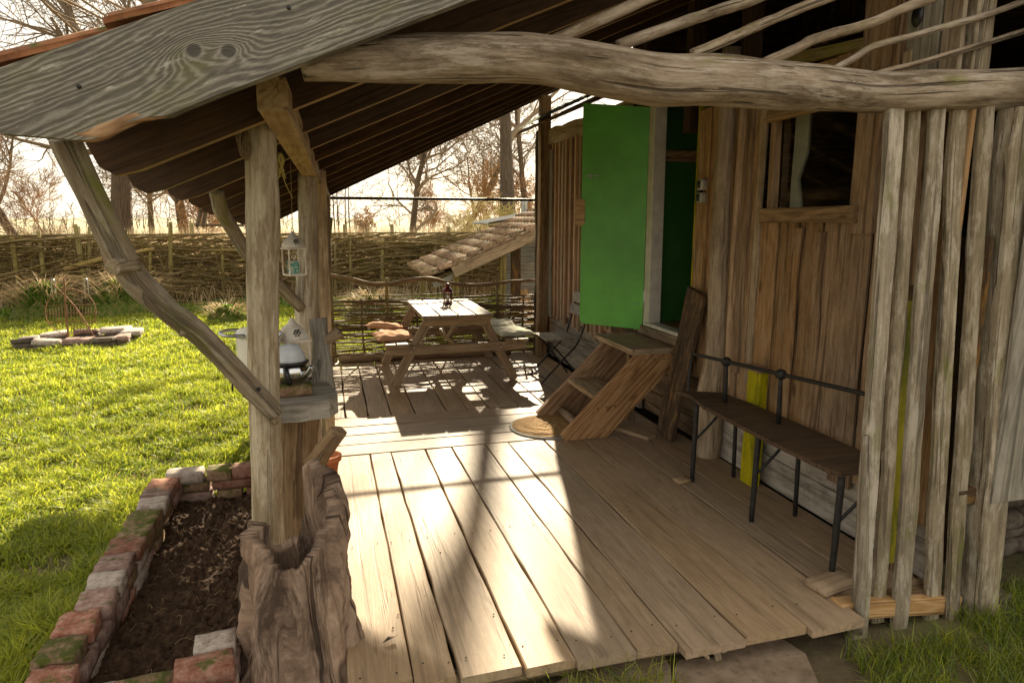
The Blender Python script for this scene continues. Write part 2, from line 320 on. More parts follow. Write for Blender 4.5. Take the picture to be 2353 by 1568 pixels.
M_conc = rocky('dirty_concrete', [(.3, (.13, .09, .06)), (.5, (.24, .175, .12)), (.72, (.34, .26, .19))], 9, .5, .9, var=.05, pit=.3)
M_corr = rocky('corrugated_sheet', [(.3, (.35, .33, .27)), (.6, (.55, .53, .47)), (.8, (.32, .33, .20))], 6, .2, .7)
M_straw = leafmat('dry_straw', (.30, .19, .09), (.58, .44, .24), .35)
M_reed = leafmat('dry_reed', (.32, .235, .13), (.58, .47, .30), .35)
M_grass = leafmat('grass_blade', (.11, .18, .012), (.59, .60, .055), .62)
M_herb = leafmat('weed_leaf', (.05, .13, .012), (.22, .33, .035), .5)
M_moss = rocky('moss_mound', [(.3, (.04, .05, .012)), (.5, (.09, .12, .02)), (.7, (.22, .17, .08))], 14, 1., 1., dist=.04)
M_leaf = plain('dead_leaf', (.075, .045, .03), .7, 0, 30, .4)
def groundmat():
    m, t, b = newmat('lawn_soil'); g = N(t, 'ShaderNodeNewGeometry'); p = g.outputs['Position']
    n1 = tnoise(t, p, 1.1, 8, .65); n2 = tnoise(t, p, 14, 6, .7)
    col = mixc(t, ramp(t, n1, [(.40, 0.), (.60, 1.)]), (.095, .065, .038), (.085, .105, .022))
    col = mixc(t, ramp(t, n2, [(.3, 0.), (.7, 1.)]), col, (.15, .115, .06)); finish(t, b, col, n2, .8, .03, 1.); return m
def fieldmat():
    m, t, b = newmat('reed_field'); g = N(t, 'ShaderNodeNewGeometry'); p = g.outputs['Position']
    n1 = tnoise(t, vmul(t, p, (1, .25, 1)), .25, 8, .65); finish(t, b, ramp(t, n1, [(.35, (.22, .18, .10)), (.5, (.30, .26, .15)), (.66, (.15, .20, .06))]), n1, .5, .1, 1.); return m
# ---------------------------------------------------------------- ground
GZ = -.15
def gz(x, y):
    if isinstance(x, np.ndarray): return GZ+.022*np.sin(x*1.3+.4*y)*np.cos(y*.9-.3*x)+.012*np.sin(3.1*x+1.7*y)
    return GZ+.022*math.sin(x*1.3+.4*y)*math.cos(y*.9-.3*x)+.012*math.sin(3.1*x+1.7*y)
xs = np.concatenate([np.linspace(-600, -12, 14), np.linspace(-11.5, 8, 120), np.linspace(9, 600, 14)])
ys = np.concatenate([np.linspace(-60, -1.5, 6), np.linspace(-1, 19, 120), np.linspace(20, 900, 16)])
XX, YY = np.meshgrid(xs, ys); ZZ = np.where((np.abs(XX) < 12) & (YY < 19.5), gz(XX, YY), GZ-.02)
nx = len(xs); V = np.stack([XX.ravel(), YY.ravel(), ZZ.ravel()], 1).tolist()
F = [(j*nx+i, j*nx+i+1, (j+1)*nx+i+1, (j+1)*nx+i) for j in range(len(ys)-1) for i in range(nx-1)]
tag(add('ground', mesh('ground', V, F, None, True), groundmat()), 'bare earth under the lawn and around the deck', None, None, 'structure')
V = [(-500, 17.6, GZ+.03), (500, 17.6, GZ+.03), (500, 60, .25), (-500, 60, .25), (500, 800, .9), (-500, 800, .9)]
tag(add('field', mesh('field', V, [(0, 1, 2, 3), (3, 2, 4, 5)]), fieldmat()), 'tan reed field stretching away behind the brushwood hedge', None, None, 'structure')
# ---------------------------------------------------------------- deck
deck = thing('deck', 'grey brown plank deck of the porch', None, (1.3, 5, 0), kind='structure')
seam = [(0., 0., 4.80), (.235, .24, 2.27), (.385, .40, 2.25), (.635, .655, 2.25), (.83, .86, 2.23), (1.085, 1.11, 2.21), (1.262, 1.295, 2.22), (1.545, 1.575, 2.18), (1.83, 1.87, 2.19), (2.10, 2.15, 2.165), (2.31, 2.36, 2.37), (2.635, 2.635, 2.37)]
for i in range(len(seam)-1):
    a, b = seam[i], seam[i+1]; g = .006
    wt, wb = b[0]-a[0]-g, b[1]-a[1]-g-(.012 if i == 2 else 0); ye = b[2] if i else 2.30
    o = board('plank', ((a[1]+b[1])/2, ye+rnd.uniform(-.006, .006), -.02+rnd.uniform(-.004, .004)), ((a[0]+b[0])/2, 4.80, -.02), wb, .04, (0, 0, 1), W_deck, deck, W1=wt, seg=14, wob=.0045, bev=.005, skew=rnd.uniform(-.008, .006))
for i, (y0, y1) in enumerate(((4.815, 5.04), (5.05, 5.27), (5.28, 5.50), (5.51, 5.765))):
    board('plank', (-.13+.03*i, (y0+y1)/2, -.018), (2.56, (y0+y1)/2, -.018), y1-y0-.004, .04, (0, 0, 1), W_deck, deck, seg=12, wob=.004)
bx = [-.10, .09, .285, .48, .685, .965, 1.15, 1.345, 1.63, 1.85, 2.08, 2.32, 2.56]
for a, b in zip(bx, bx[1:]):
    board('plank', ((a+b)/2, 5.775, -.02+rnd.uniform(-.003, .003)), ((a+b)/2+.01, 8.22, -.02), b-a-.011, .04, (0, 0, 1), W_deck, deck, seg=10, wob=.007)
for y in (2.34, 3.4, 4.6, 5.0, 5.6, 6.6, 7.8):
    stick('joist', [(.02, y, -.085), (2.55, y, -.085)], .044, W_drift, deck, 8, 6)
SM = lathe_mesh([(0, -.002), (.0033, -.002), (.0033, .0008), (0, .001)], 8); SM.materials.append(M_iron)
for i in range(len(seam)-1):
    for yy, t_ in ((2.345 if i < 9 else 2.43, .94), (4.62, .06), (3.4, .5)):
        for f_ in (.2, .8):
            xa = seam[i][0]+(seam[i][1]-seam[i][0])*t_; xb = seam[i+1][0]+(seam[i+1][1]-seam[i+1][0])*t_
            add('nail', SM, None, deck, Matrix.Translation((xa+(xb-xa)*f_+rnd.uniform(-.015, .015), yy+rnd.uniform(-.02, .02), .0045)))
# concrete path pieces in front of the deck
slab = thing('concrete_path', 'cracked dirty concrete path in front of the deck', None, (1.5, 1.8, GZ), kind='structure')
for q in ([(1275, 1568), (1330, 1532), (1400, 1508), (1460, 1492), (1525, 1505), (1540, 1530), (1543, 1568)], [(1552, 1568), (1549, 1535), (1560, 1514), (1640, 1508), (1690, 1482), (1745, 1464), (1800, 1468), (1850, 1500), (1880, 1568)]):
    g_ = [P(*k, Z=-.115) for k in q]; pts = [(k.x, k.y) for k in g_]; pts = [(pts[0][0]-.02, 1.2)]+pts+[(pts[-1][0], 1.2)]
    prism('slab', pts[::-1], .06, M_conc, slab, Matrix.Translation((0, 0, -.145)))
# ---------------------------------------------------------------- porch roof
def zr(X, Y): return 2.147-.0453*(Y-2.25)+(.423+(Y-2.25)/5.9*.043)*X        # underside of the rafters
porch = thing('tiled_porch', 'lean-to porch with plank roof, clay tiles and crooked tree-trunk posts', 'porch', (0, 5, GZ))
def slope_frame(Y, x0=-.8):
    return frame((x0, Y, zr(x0, Y)), (x0+1, Y, zr(x0+1, Y)), (0, -1, 0))      # local x up the slope, z towards the viewer
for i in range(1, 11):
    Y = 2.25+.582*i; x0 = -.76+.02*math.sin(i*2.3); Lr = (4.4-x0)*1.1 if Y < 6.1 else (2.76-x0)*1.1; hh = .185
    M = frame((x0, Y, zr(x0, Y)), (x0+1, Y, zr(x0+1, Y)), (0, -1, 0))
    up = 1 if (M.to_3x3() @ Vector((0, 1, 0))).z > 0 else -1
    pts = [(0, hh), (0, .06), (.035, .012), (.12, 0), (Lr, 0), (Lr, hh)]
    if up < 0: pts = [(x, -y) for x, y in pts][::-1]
    o = prism('rafter', pts, .058, W_rafter, porch, M); o.data.materials.append(W_rafter_lit)
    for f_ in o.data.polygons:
        if (M.to_3x3() @ f_.normal).z < -.3: f_.material_index = 1  # undersides paler, sides dark: deck bounce and shade put into the colour
# barge board traced to its own plane, 6 cm thick
BY = 2.25
ex = [P(x, y, Y=BY) for x, y in ((-22, 172), (480, 0))]; lo = [P(x, y, Y=BY) for x, y in ((-30, 290), (13, 310), (70, 314), (130, 319), (190, 325), (225, 322), (262, 302), (300, 284), (340, 273), (392, 268), (425, 253), (520, 215), (640, 170), (1085, 0))]
ud = (ex[1]-ex[0]).normalized(); dl = (lo[-1]-lo[-2]).normalized()
outer = [ex[0], ex[1]+ud*4.2, lo[-1]+dl*3.9]+lo[::-1]
MB = frame(lo[1], lo[1]+dl, (0, -1, 0)); MBi = MB.inverted()
loc2 = [MBi @ p for p in outer]; p2 = [(p.x, p.y) for p in loc2]
area = sum(p2[i-1][0]*p2[i][1]-p2[i][0]*p2[i-1][1] for i in range(len(p2)))
if area < 0: p2 = p2[::-1]
def bargemat():
    m, t, b = newmat('knotty_barge_wood'); a = N(t, 'ShaderNodeAttribute', attribute_name='grain'); v = a.outputs['Vector']
    s = N(t, 'ShaderNodeSeparateXYZ'); L(t, v, s.inputs[0]); x, y = s.outputs[0], s.outputs[1]
    acc = mth(t, 'ADD', y, mth(t, 'MULTIPLY', tnoise(t, vmul(t, v, (1.6, 9, 1)), 1.2, 5, .6), .085)); core = None; wide = None
    for px, py, A, sg in ((445, 117, .105, .055), (525, 118, .075, .040)):
        k = MBi @ P(px, py, Y=BY-.03)
        dx = mth(t, 'SUBTRACT', x, k.x); dy = mth(t, 'MULTIPLY', mth(t, 'SUBTRACT', y, k.y), 1.15)
        d2 = mth(t, 'ADD', mth(t, 'MULTIPLY', dx, mth(t, 'MULTIPLY', dx, .55)), mth(t, 'MULTIPLY', dy, dy))
        e = mth(t, 'DIVIDE', sg*sg, mth(t, 'ADD', d2, sg*sg)); acc = mth(t, 'SUBTRACT', acc, mth(t, 'MULTIPLY', e, A))
        d = mth(t, 'SQRT', mth(t, 'ADD', mth(t, 'MULTIPLY', dx, dx), mth(t, 'MULTIPLY', dy, dy)))
        c = ramp(t, d, [(.018, 1.), (.024, 0.)]); core = c if core is None else mth(t, 'MAXIMUM', core, c)
        halo = ramp(t, d, [(.022, 1.), (.034, 0.)]); wide = halo if wide is None else mth(t, 'MAXIMUM', wide, halo)
    rg = mth(t, 'MULTIPLY_ADD', mth(t, 'SINE', mth(t, 'MULTIPLY', acc, 2*math.pi/.0145)), .5, .5)
    n1 = tnoise(t, vmul(t, v, (5, 70, 70)), 1, 7, .72); bl = tnoise(t, vmul(t, v, (3, 8, 8)), 1, 6, .7)
    f = mth(t, 'ADD', mth(t, 'MULTIPLY', mth(t, 'POWER', rg, 1.4), mth(t, 'MULTIPLY', bl, .62)), mth(t, 'MULTIPLY', n1, .62))
    col = ramp(t, f, [(.24, (.085, .075, .06)), (.48, (.185, .165, .135)), (.74, (.33, .305, .26))])
    col = mixc(t, mth(t, 'MULTIPLY', ramp(t, bl, [(.54, 0.), (.70, 1.)]), .5), col, (.16, .155, .055))
    col = mixc(t, mth(t, 'MULTIPLY', ramp(t, tnoise(t, vmul(t, v, (5, 26, 26)), 1.4, 6, .7), [(.60, 0.), (.66, 1.)]), .6), col, (.52, .48, .42))
    col = mixc(t, mth(t, 'MULTIPLY', wide, .6), col, (.34, .31, .27)); col = mixc(t, core, col, (.075, .066, .056))
    h = mth(t, 'SUBTRACT', f, mth(t, 'MULTIPLY', core, .6)); finish(t, b, col, h, .7, .006, .8); return m
prism('barge_board', p2, .06, bargemat(), porch, MB)
for px, py in ((181, 199), (663, 18)):
    k = P(px, py, Y=BY-.032); lathe('nail', [(.0, -.002), (.006, -.002), (.006, .003), (.003, .005)], M_iron, porch, k, 10, M=Matrix.Rotation(math.pi/2, 4, 'X'))
k = [P(*q, Y=BY-.012) for q in ((130, 312), (195, 320), (240, 310), (300, 282), (350, 272), (395, 270))]
stick('wane_edge', [p+Vector((0, .0, .012)) for p in k], [.012, .02, .024, .022, .018, .008], W_step, porch, 8, 4)
# sheathing boards on the rafters
x = -.80
while x < 4.35:
    y1 = 8.3 if x < 2.6 else 6.1
    o = .215
    p0 = Vector((x+.13, 2.30, zr(x+.13, 2.30)+o)); p1 = Vector((x+.13, y1, zr(x+.13, y1)+o))
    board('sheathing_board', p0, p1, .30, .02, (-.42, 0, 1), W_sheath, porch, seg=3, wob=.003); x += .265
# clay pantiles: the rows near the eave and the column along the barge
def tile_mesh(Lt=.36, Wt=.215, amp=.042):
    V, F = [], []; n = 9; t_ = .016
    for l in (0, Lt):
        for s_ in (0, 1):
            for i in range(n):
                u = i/(n-1); z = amp*math.sin(u*2*math.pi*.95)-.012*u+(t_ if s_ else 0)+(.022 if l == 0 else 0)
                V.append((l, -u*Wt*1.1, z))
    def id_(l, s, i): return l*2*n+s*n+i
    for i in range(n-1):
        F += [(id_(0, 1, i), id_(0, 1, i+1), id_(1, 1, i+1), id_(1, 1, i)), (id_(0, 0, i+1), id_(0, 0, i), id_(1, 0, i), id_(1, 0, i+1)), (id_(0, 0, i), id_(0, 0, i+1), id_(0, 1, i+1), id_(0, 1, i)), (id_(1, 0, i+1), id_(1, 0, i), id_(1, 1, i), id_(1, 1, i+1))]
    for i in (0, n-1): F.append((id_(0, 0, i), id_(0, 1, i), id_(1, 1, i), id_(1, 0, i)))
    return mesh('tile', V, F, V, True)
TM = tile_mesh(); TM.materials.append(M_tile)
for r in range(9):
    xr = -.86+.295*r
    for c in range(28 if r < 6 else 3):
        y = 2.465+.212*c
        z = zr(xr, y)+.308; p = Vector((xr, y, z)); M = frame(p, p+Vector((1, 0, .43-.05)), (-.42, 0, 1))
        add('roof_tile', TM, None, porch, M @ Matrix.Rotation(rnd.uniform(-.02, .02), 4, 'Z'))
# eave beam on the posts
board('eave_beam', (-.155, 2.58, 2.095), (.03, 8.28, 1.86), .10, .115, (0, 0, 1), W_beam, porch, seg=10, wob=.004, bev=.006)
# posts
stick('post', [(-.335, 3.1, GZ-.05), (-.312, 3.1, .35), (-.285, 3.1, 1.1), (-.25, 3.08, 1.7), (-.228, 3.06, 2.24)], [.068, .066, .066, .066, .062], W_post, porch, 16, 8, .07)
stick('post', [(-.17, 4.86, GZ-.05), (-.155, 4.86, .5), (-.15, 4.86, 1.0), (-.115, 4.85, 1.5), (-.10, 4.84, 1.97)], [.07, .075, .085, .065, .06], W_post, porch, 14, 6, .08)
board('post', (-.045, 5.4, GZ-.05), (-.02, 5.4, 2.02), .055, .09, (1, 0, 0), W_pale, porch, seg=8, wob=.008)
stick('post', [(-.06, 6.7, GZ-.05), (-.03, 6.7, .9), (0, 6.7, 1.88)], .05, W_drift, porch, 10, 4, .1)
stick('post', [(.0, 8.2, GZ-.05), (.01, 8.2, 1.0), (.03, 8.2, 1.86)], .04, W_drift, porch, 10, 4, .1)
board('post', (2.50, 7.9, -.1), (2.53, 7.9, 3.06), .115, .115, (0, -1, 0), W_batten, porch, seg=8, wob=.008)
# crooked braces
bp = [((148, 318), 2.42, .043), ((185, 400), 2.46, .044), ((228, 490), 2.53, .045), ((285, 600), 2.62, .047), ((318, 648), 2.67, .051), ((372, 700), 2.72, .044), ((450, 760), 2.80, .043), ((530, 840), 2.89, .042), ((590, 905), 2.96, .041), ((632, 950), 3.0, .036)]
stick('brace', [P(*q, Y=y) for q, y, r in bp], [r for q, y, r in bp], W_brace, porch, 16, 5, .10)
a = P(300, 610, Y=2.60); stick('branch_stub', [a+Vector((.0, .03, 0)), a+Vector((-.035, -.05, .0)), a+Vector((-.04, -.062, 0))], [.036, .028, .026], W_brace, porch, 12, 3, .05)
a = P(430, 760, Y=2.78); stick('branch_stub', [a+Vector((.03, .02, .02)), a+Vector((-.025, -.02, -.0))], [.03, .02], W_brace, porch, 10, 3, .1)
stick('brace', [P(590, 905, Y=3.0), P(620, 940, Y=3.01), P(634, 972, Y=3.03)], [.03, .026, .012], W_brace, porch, 8, 4, .1)
k = P(594, 893, Y=2.905); lathe('nail', [(0, 0), (.009, 0), (.009, .004), (.004, .006)], M_iron, porch, k, 10, M=Matrix.Rotation(math.pi/2, 4, 'X'))
stick('brace', [P(496, 436, Y=4.2), P(508, 485, Y=4.3), P(536, 530, Y=4.45), P(575, 592, Y=4.55), P(640, 655, Y=4.7), P(692, 708, Y=4.79)], [.04, .042, .042, .04, .04, .036], W_brace, porch, 12, 5, .12)
stick('brace', [P(585, 500, Y=6.2), P(620, 548, Y=6.3), P(655, 598, Y=6.45), P(715, 660, Y=6.62)], [.04, .04, .04, .035], W_brace, porch, 10, 4, .12)
stick('brace', [P(733, 640, Y=7.9), P(752, 560, Y=8.0), P(760, 500, Y=8.05)], [.035, .03, .025], W_stake, porch, 8, 4, .1)
# the big crooked log across the gable
lg = [((690, 152), 34), ((760, 143), 45), ((900, 138), 51), ((1100, 133), 54), ((1250, 140), 53), ((1400, 163), 57), ((1520, 184), 60), ((1650, 186), 55), ((1850, 201), 51), ((2000, 214), 46), ((2150, 209), 46), ((2300, 207), 47), ((2420, 205), 47), ((2600, 205), 45)]
LY = 2.38
stick('log_beam', [P(*q, Y=LY) for q, r in lg], [r/1568*(P(*q, Y=LY)-Vector((0, 0, CAM_H))).dot(_f) for q, r in lg], W_log, porch, 22, 6, .09)
for pts, r in (([(1262, 98), (1370, 50), (1480, 0), (1620, -62)], .021), ([(1420, 106), (1560, 55), (1640, 28), (1720, 2), (1850, -48)], .021), ([(1590, 124), (1680, 88), (1740, 60), (1830, 22), (1920, -12), (2060, -70)], .019),
               ([(1755, 145), (1830, 112), (1890, 84), (2000, 54), (2070, 22), (2130, 0), (2250, -50)], .0195), ([(1915, 160), (1965, 132), (2010, 106), (2120, 76), (2260, 36), (2352, 4), (2480, -40)], .0135), ([(2015, 170), (2060, 158), (2130, 140), (2250, 104), (2352, 72), (2480, 30)], .0125)):
    stick('gable_pole', [P(*q, Y=2.40+.01*rnd.random()) for q in pts], [r]*(len(pts)-1)+[r*.9], W_log, porch, 10, 4, .14)
stick('tie_rod', [(.0, 8.08, 1.893), (1.3, 8.08, 1.89), (2.62, 8.08, 1.885)], .017, M_iron, porch, 8, 6, .05)
# rope coil hanging on the first post and yellow twine
rope = thing('rope_coil', 'coil of old brown rope hanging on the front post under the roof', 'rope', P(556, 320, Y=3.0))
for j in range(4):
    c = P(556+j*3-4, 292+j*2, Y=3.0-.004*j); pts = [c+Vector((.018*math.sin(a)+.006*math.sin(2*a+j), .008*math.cos(a), .085*math.cos(a)-.01*j)) for a in np.linspace(0, 2*math.pi, 12)]
    stick('loop', pts, .006, M_rope, rope, 6, 2, .05)
tw = thing('yellow_twine', 'frayed yellow twine tied beside the front post below the beam', 'twine', P(643, 360, Y=3.2))
for j in range(5):
    a = P(640+j, 352, Y=3.2); stick('strand', [a, a+Vector((.012*math.sin(j*2), .01*math.cos(j*3), -.035)), a+Vector((.02*math.sin(j*2.5+1), .01, -.075-.01*j))], .0035, M_yrope, tw, 5, 3, .2)
a = P(643, 380, Y=3.2); stick('cord', [a, P(655, 420, Y=3.3), P(672, 455, Y=3.5)], .002, M_yrope, tw, 5, 4, 0)
# ---------------------------------------------------------------- hut
hut = thing('wooden_hut', 'rustic hut clad in weathered vertical boards with a green door', 'hut', (3.2, 5, GZ))
# white horizontal boards at the foot of the wall
for z0, z1 in ((.0, .19), (.195, .39), (.395, .60)):
    board('base_board', (2.66, 4.42, (z0+z1)/2), (2.66, 2.36, (z0+z1)/2), z1-z0, .03, (-1, 0, 0), W_white, hut, seg=8, wob=.004)
    board('base_board', (2.70, 5.42, (z0+z1)/2), (2.70, 4.40, (z0+z1)/2), z1-z0, .03, (-1, 0, 0), W_drift, hut, seg=5, wob=.004)
    board('base_board', (2.65, 8.0, (z0+z1)/2), (2.65, 5.4, (z0+z1)/2), z1-z0, .03, (-1, 0, 0), W_grey, hut, seg=8, wob=.004)
def vboard(y, w_, z0, z1, X, mat, T=.022, lean=0, wob=.006, name='wall_board', w1=None):
    board(name, (X, y, z0), (X, y+lean, z1), w_, T, (-1, 0, 0), mat, hut, seg=8, wob=wob, W1=w1)
WY0, WY1, WZ0, WZ1 = 2.95, 3.62, 1.70, 2.27      # window opening
y = 4.53
while y > 2.44:
    w_ = rnd.uniform(.13, .21); yc = y-w_/2; z0 = max(.1, .50-.13*(4.5-yc))+rnd.uniform(-.05, .05); X = 2.62+rnd.uniform(-.012, .012)
    top = 2.42 if yc > 2.98 else 3.2 if yc > 2.5 else 2.12
    if WY0-.02 < yc < WY1+.04:
        vboard(yc, w_-.014, z0, WZ0-.03, X, W_wall, lean=rnd.uniform(-.01, .01)); vboard(yc, w_-.006, WZ1+.06, 2.5, X, W_wall)
    else: vboard(yc, w_-.014, z0, top, X, W_wall, lean=rnd.uniform(-.015, .015))
    if rnd.random() < .6 and y-w_ > 2.56:
        zt = rnd.choice((1.62, 1.66, 1.6)) if WY0-.1 < y-w_ < WY1+.05 else 2.42
        vboard(y-w_+rnd.uniform(-.01, .01), rnd.uniform(.04, .075), z0+rnd.uniform(-.05, .25), zt, 2.597, rnd.choice((W_batten, W_wall, W_pale)), .02, rnd.uniform(-.02, .02), .008, 'batten')
    y -= w_
stick('wall_post', [(2.585, 4.16, -.03), (2.57, 4.14, .35), (2.565, 4.10, .8), (2.575, 4.13, 1.3), (2.58, 4.14, 2.0), (2.58, 4.13, 2.75)], [.085, .10, .075, .07, .062, .06], W_pale, hut, 12, 6, .12)
stick('wall_post', [(2.60, 3.985, .5), (2.60, 3.99, 1.4), (2.60, 3.98, 2.4)], [.03, .032, .03], W_batten, hut, 8, 5, .1)
# boards from the hut corner up above the log, with a hole
vboard(2.48, .1, 2.15, 3.1, 2.60, W_pale); vboard(2.63, .18, 2.2, 3.1, 2.598, W_grey); vboard(2.84, .18, 2.3, 3.15, 2.60, W_wall)
lathe('knot_hole', [(0, 0), (.03, 0), (.032, .003), (.0, .004)], M_blackpl, hut, (2.584, 2.66, 2.56), 14, M=Matrix.Rotation(-math.pi/2, 4, 'Y') @ Matrix.Scale(1.5, 4, (1, 0, 0)))
board('loft_rail', (2.62, 2.98, 2.52), (2.62, 4.0, 2.60), .06, .04, (-1, 0, 0), W_stake, hut)
board('loft_panel', (2.66, 2.98, 2.42), (2.66, 3.75, 2.42), .16, .02, (-1, 0, 0), W_wall, hut)
for yy in (2.98, 4.05, 4.75, 5.5): board('loft_post', (2.67, yy, 2.3), (2.67, yy, 3.3), .10, .10, (-1, 0, 0), W_rafter, hut)
board('loft_plate', (2.68, 4.9, 2.66), (2.68, 7.9, 2.60), .10, .10, (-1, 0, 0), W_rafter, hut)
# window
win = add('window', plank_mesh(WY1-WY0, .05, .06), W_batten, hut, frame((2.60, WY1+.02, WZ0-.005), (2.60, WY0-.02, WZ0-.005), (0, 0, 1)))
board('window_sill', (2.575, WY1+.06, WZ0-.01), (2.575, WY0-.05, WZ0-.005), .085, .055, (-1, 0, 0), W_batten, win)
board('window_frame', (2.60, WY1+.01, WZ0+.02), (2.60, WY1+.02, WZ1+.02), .045, .05, (-1, 0, 0), W_batten, win)
board('window_frame', (2.60, WY0-.06, WZ0-.1), (2.60, WY0-.06, WZ1+.1), .15, .05, (-1, 0, 0), W_wall, win)
board('window_head', (2.57, WY1+.05, WZ1+.01), (2.56, WY0-.05, WZ1+.02), .10, .04, (-1, 0, .3), W_batten, win)
add('window_pane', mesh('pane', [(2.63, WY0, WZ0), (2.63, WY1, WZ0), (2.63, WY1, WZ1), (2.63, WY0, WZ1)], [(0, 1, 2, 3)]), M_glass, win)
V, F = [], []
for i in range(25):
    yy = 3.60-i*.0058; xx = 2.70+.014*math.sin(i*1.5)
    for z, dy in ((WZ1+.05, 0), (2.05, 0.0), (1.9, .03+.0016*i), (WZ0-.05, .0)): V.append((xx, yy+dy*(i/24), z))
for i in range(24):
    for j in range(3): F.append((i*4+j, i*4+j+1, i*4+j+5, i*4+j+4))
tag(add('curtain', mesh('curtain', V, F, V, True), M_curtain), 'pale curtain hanging behind the small hut window', 'curtain')
# doorway and green leaf
board('door_jamb', (2.625, 5.20, .70), (2.625, 5.22, 2.62), .10, .11, (-1, 0, 0), M_whitep, hut, wob=.001)
board('door_jamb', (2.635, 4.548, .78), (2.635, 4.548, 2.6), .010, .06, (-1, 0, 0), W_yellow, hut, wob=.001)
board('door_head', (2.63, 5.27, 2.62), (2.63, 4.5, 2.58), .10, .1, (-1, 0, 0), W_wall, hut)
board('threshold', (2.60, 5.2, .80), (2.60, 4.50, .80), .03, .10, (-1, 0, 0), M_whitep, hut, wob=.001)
board('door_sill', (2.585, 5.3, .745), (2.585, 4.45, .745), .07, .08, (-1, 0, 0), W_drift, hut)
board('door_sill', (2.60, 5.9, .665), (2.60, 4.42, .665), .085, .09, (-1, 0, 0), W_dark, hut)
board('floor', (2.66, 4.85, .775), (4.3, 4.85, .775), 1.1, .03, (0, 0, 1), W_step, hut)
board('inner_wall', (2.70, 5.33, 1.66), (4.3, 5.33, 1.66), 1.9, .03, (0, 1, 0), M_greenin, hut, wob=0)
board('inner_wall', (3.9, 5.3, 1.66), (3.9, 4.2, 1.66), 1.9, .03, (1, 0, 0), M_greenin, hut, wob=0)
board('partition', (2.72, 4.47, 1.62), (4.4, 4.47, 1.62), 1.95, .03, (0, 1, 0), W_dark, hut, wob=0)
board('coat_rail', (2.72, 5.30, 2.18), (3.5, 5.30, 2.18), .09, .02, (0, 1, 0), W_step, hut)
hb, hl = Vector((2.575, 5.27, 0)), Vector((2.10, 5.52, 0)); dw = (hb-hl).length; z0, z1 = .775, 2.60; pts = []
for a in np.linspace(math.pi, 1.5*math.pi, 6): pts.append((.04+.04*math.cos(a), z0+.04+.04*math.sin(a)))
pts += [(dw, z0-.035), (dw, z1-.05), (0, z1)]
xd = (hb-hl).normalized(); MD = Matrix((xd, Vector((0, 0, 1)), xd.cross(Vector((0, 0, 1))))).transposed().to_4x4(); MD.translation = hl
door = prism('door', pts, .042, M_green, hut, MD); door['label'] = 'bright green door standing open'
for z in (1.02, 2.2): board('hinge', hb+Vector((.005, -.02, z-.05)), hb+Vector((.005, -.02, z+.05)), .03, .012, (0, -1, 0), M_steel, door, wob=0)
a = hl+Vector((.02, -.02, 0)); board('latch', a+Vector((0, -.012, 2.02)), a+Vector((.09, -.058, 2.02)), .008, .012, (0, -1, 0), M_steel, door, wob=0)
board('latch', a+Vector((.04, -.035, 1.995)), a+Vector((.04, -.035, 2.03)), .02, .012, (0, -1, 0), M_steel, door, wob=0)
lathe('door_stud', [(0, 0), (.008, 0), (.008, .006), (.004, .01)], M_steel, door, hb+Vector((-.055, -.0, .96)), 10, M=Matrix.Rotation(math.pi/2, 4, 'X'))
hp = []
for cx, cy, a0 in ((.075, 0, 0), (.0, 0, 180)): pass
pl = [(-.05, -.11), (.012, -.11), (.03, -.09), (.03, .09), (.012, .11), (-.05, .11)]
Mh = MD.copy(); Mh.translation = hl+Vector((0, 0, 1.72)); prism('handle_plate', pl, .06, W_fresh, door, Mh)
# far part of the wall: board and batten
y = 7.86
while y > 5.32:
    w_ = rnd.uniform(.10, .16); z0 = rnd.uniform(.48, .60); vboard(y-w_/2, w_-.005, z0, 2.56, 2.62, rnd.choice((W_batten, W_rosy_lit)), lean=rnd.uniform(-.01, .01))
    vboard(y-w_, rnd.uniform(.035, .06), z0+rnd.uniform(-.06, .05), 2.52, 2.592, rnd.choice((W_rosy_lit, W_pale, W_rosy_lit)), .035, rnd.uniform(-.01, .01), .004, 'batten'); y -= w_
vboard(5.95, .14, .2, .8, 2.60, W_pale); vboard(7.80, .13, .5, 2.45, 2.575, W_grey, wob=.004)
board('top_plank', (2.57, 7.95, 2.60), (2.57, 5.6, 2.58), .17, .03, (-1, 0, 0), W_pale, hut, seg=12, wob=.02)
board('corner_board', (2.50, 8.02, -.1), (2.50, 8.0, 2.68), .10, .04, (0, -1, 0), W_bark, hut, seg=14, wob=.02)
for j in range(7):
    board('roof_board', (2.40+.27*j, 5.7, 2.72+.125*j), (2.40+.27*j, 8.12, 2.72+.125*j), .30, .03, (-.42, 0, 1), W_dark, hut)
V, F = [], []
for i in range(40):
    yy = 5.8+i*.06
    for k_ in range(5): V.append((2.27+.09*k_+.02*noise.noise(Vector((i*.7, k_, 0))), yy, 2.71+.042*k_+.035*math.sin(k_/4*math.pi)*(1+noise.noise(Vector((i*.5, k_*.7, 3))))))
for i in range(39):
    for k_ in range(4): F.append((i*5+k_, i*5+k_+1, i*5+k_+6, i*5+k_+5))
add('roof_moss', mesh('moss', V, F, V, True), M_moss, hut)
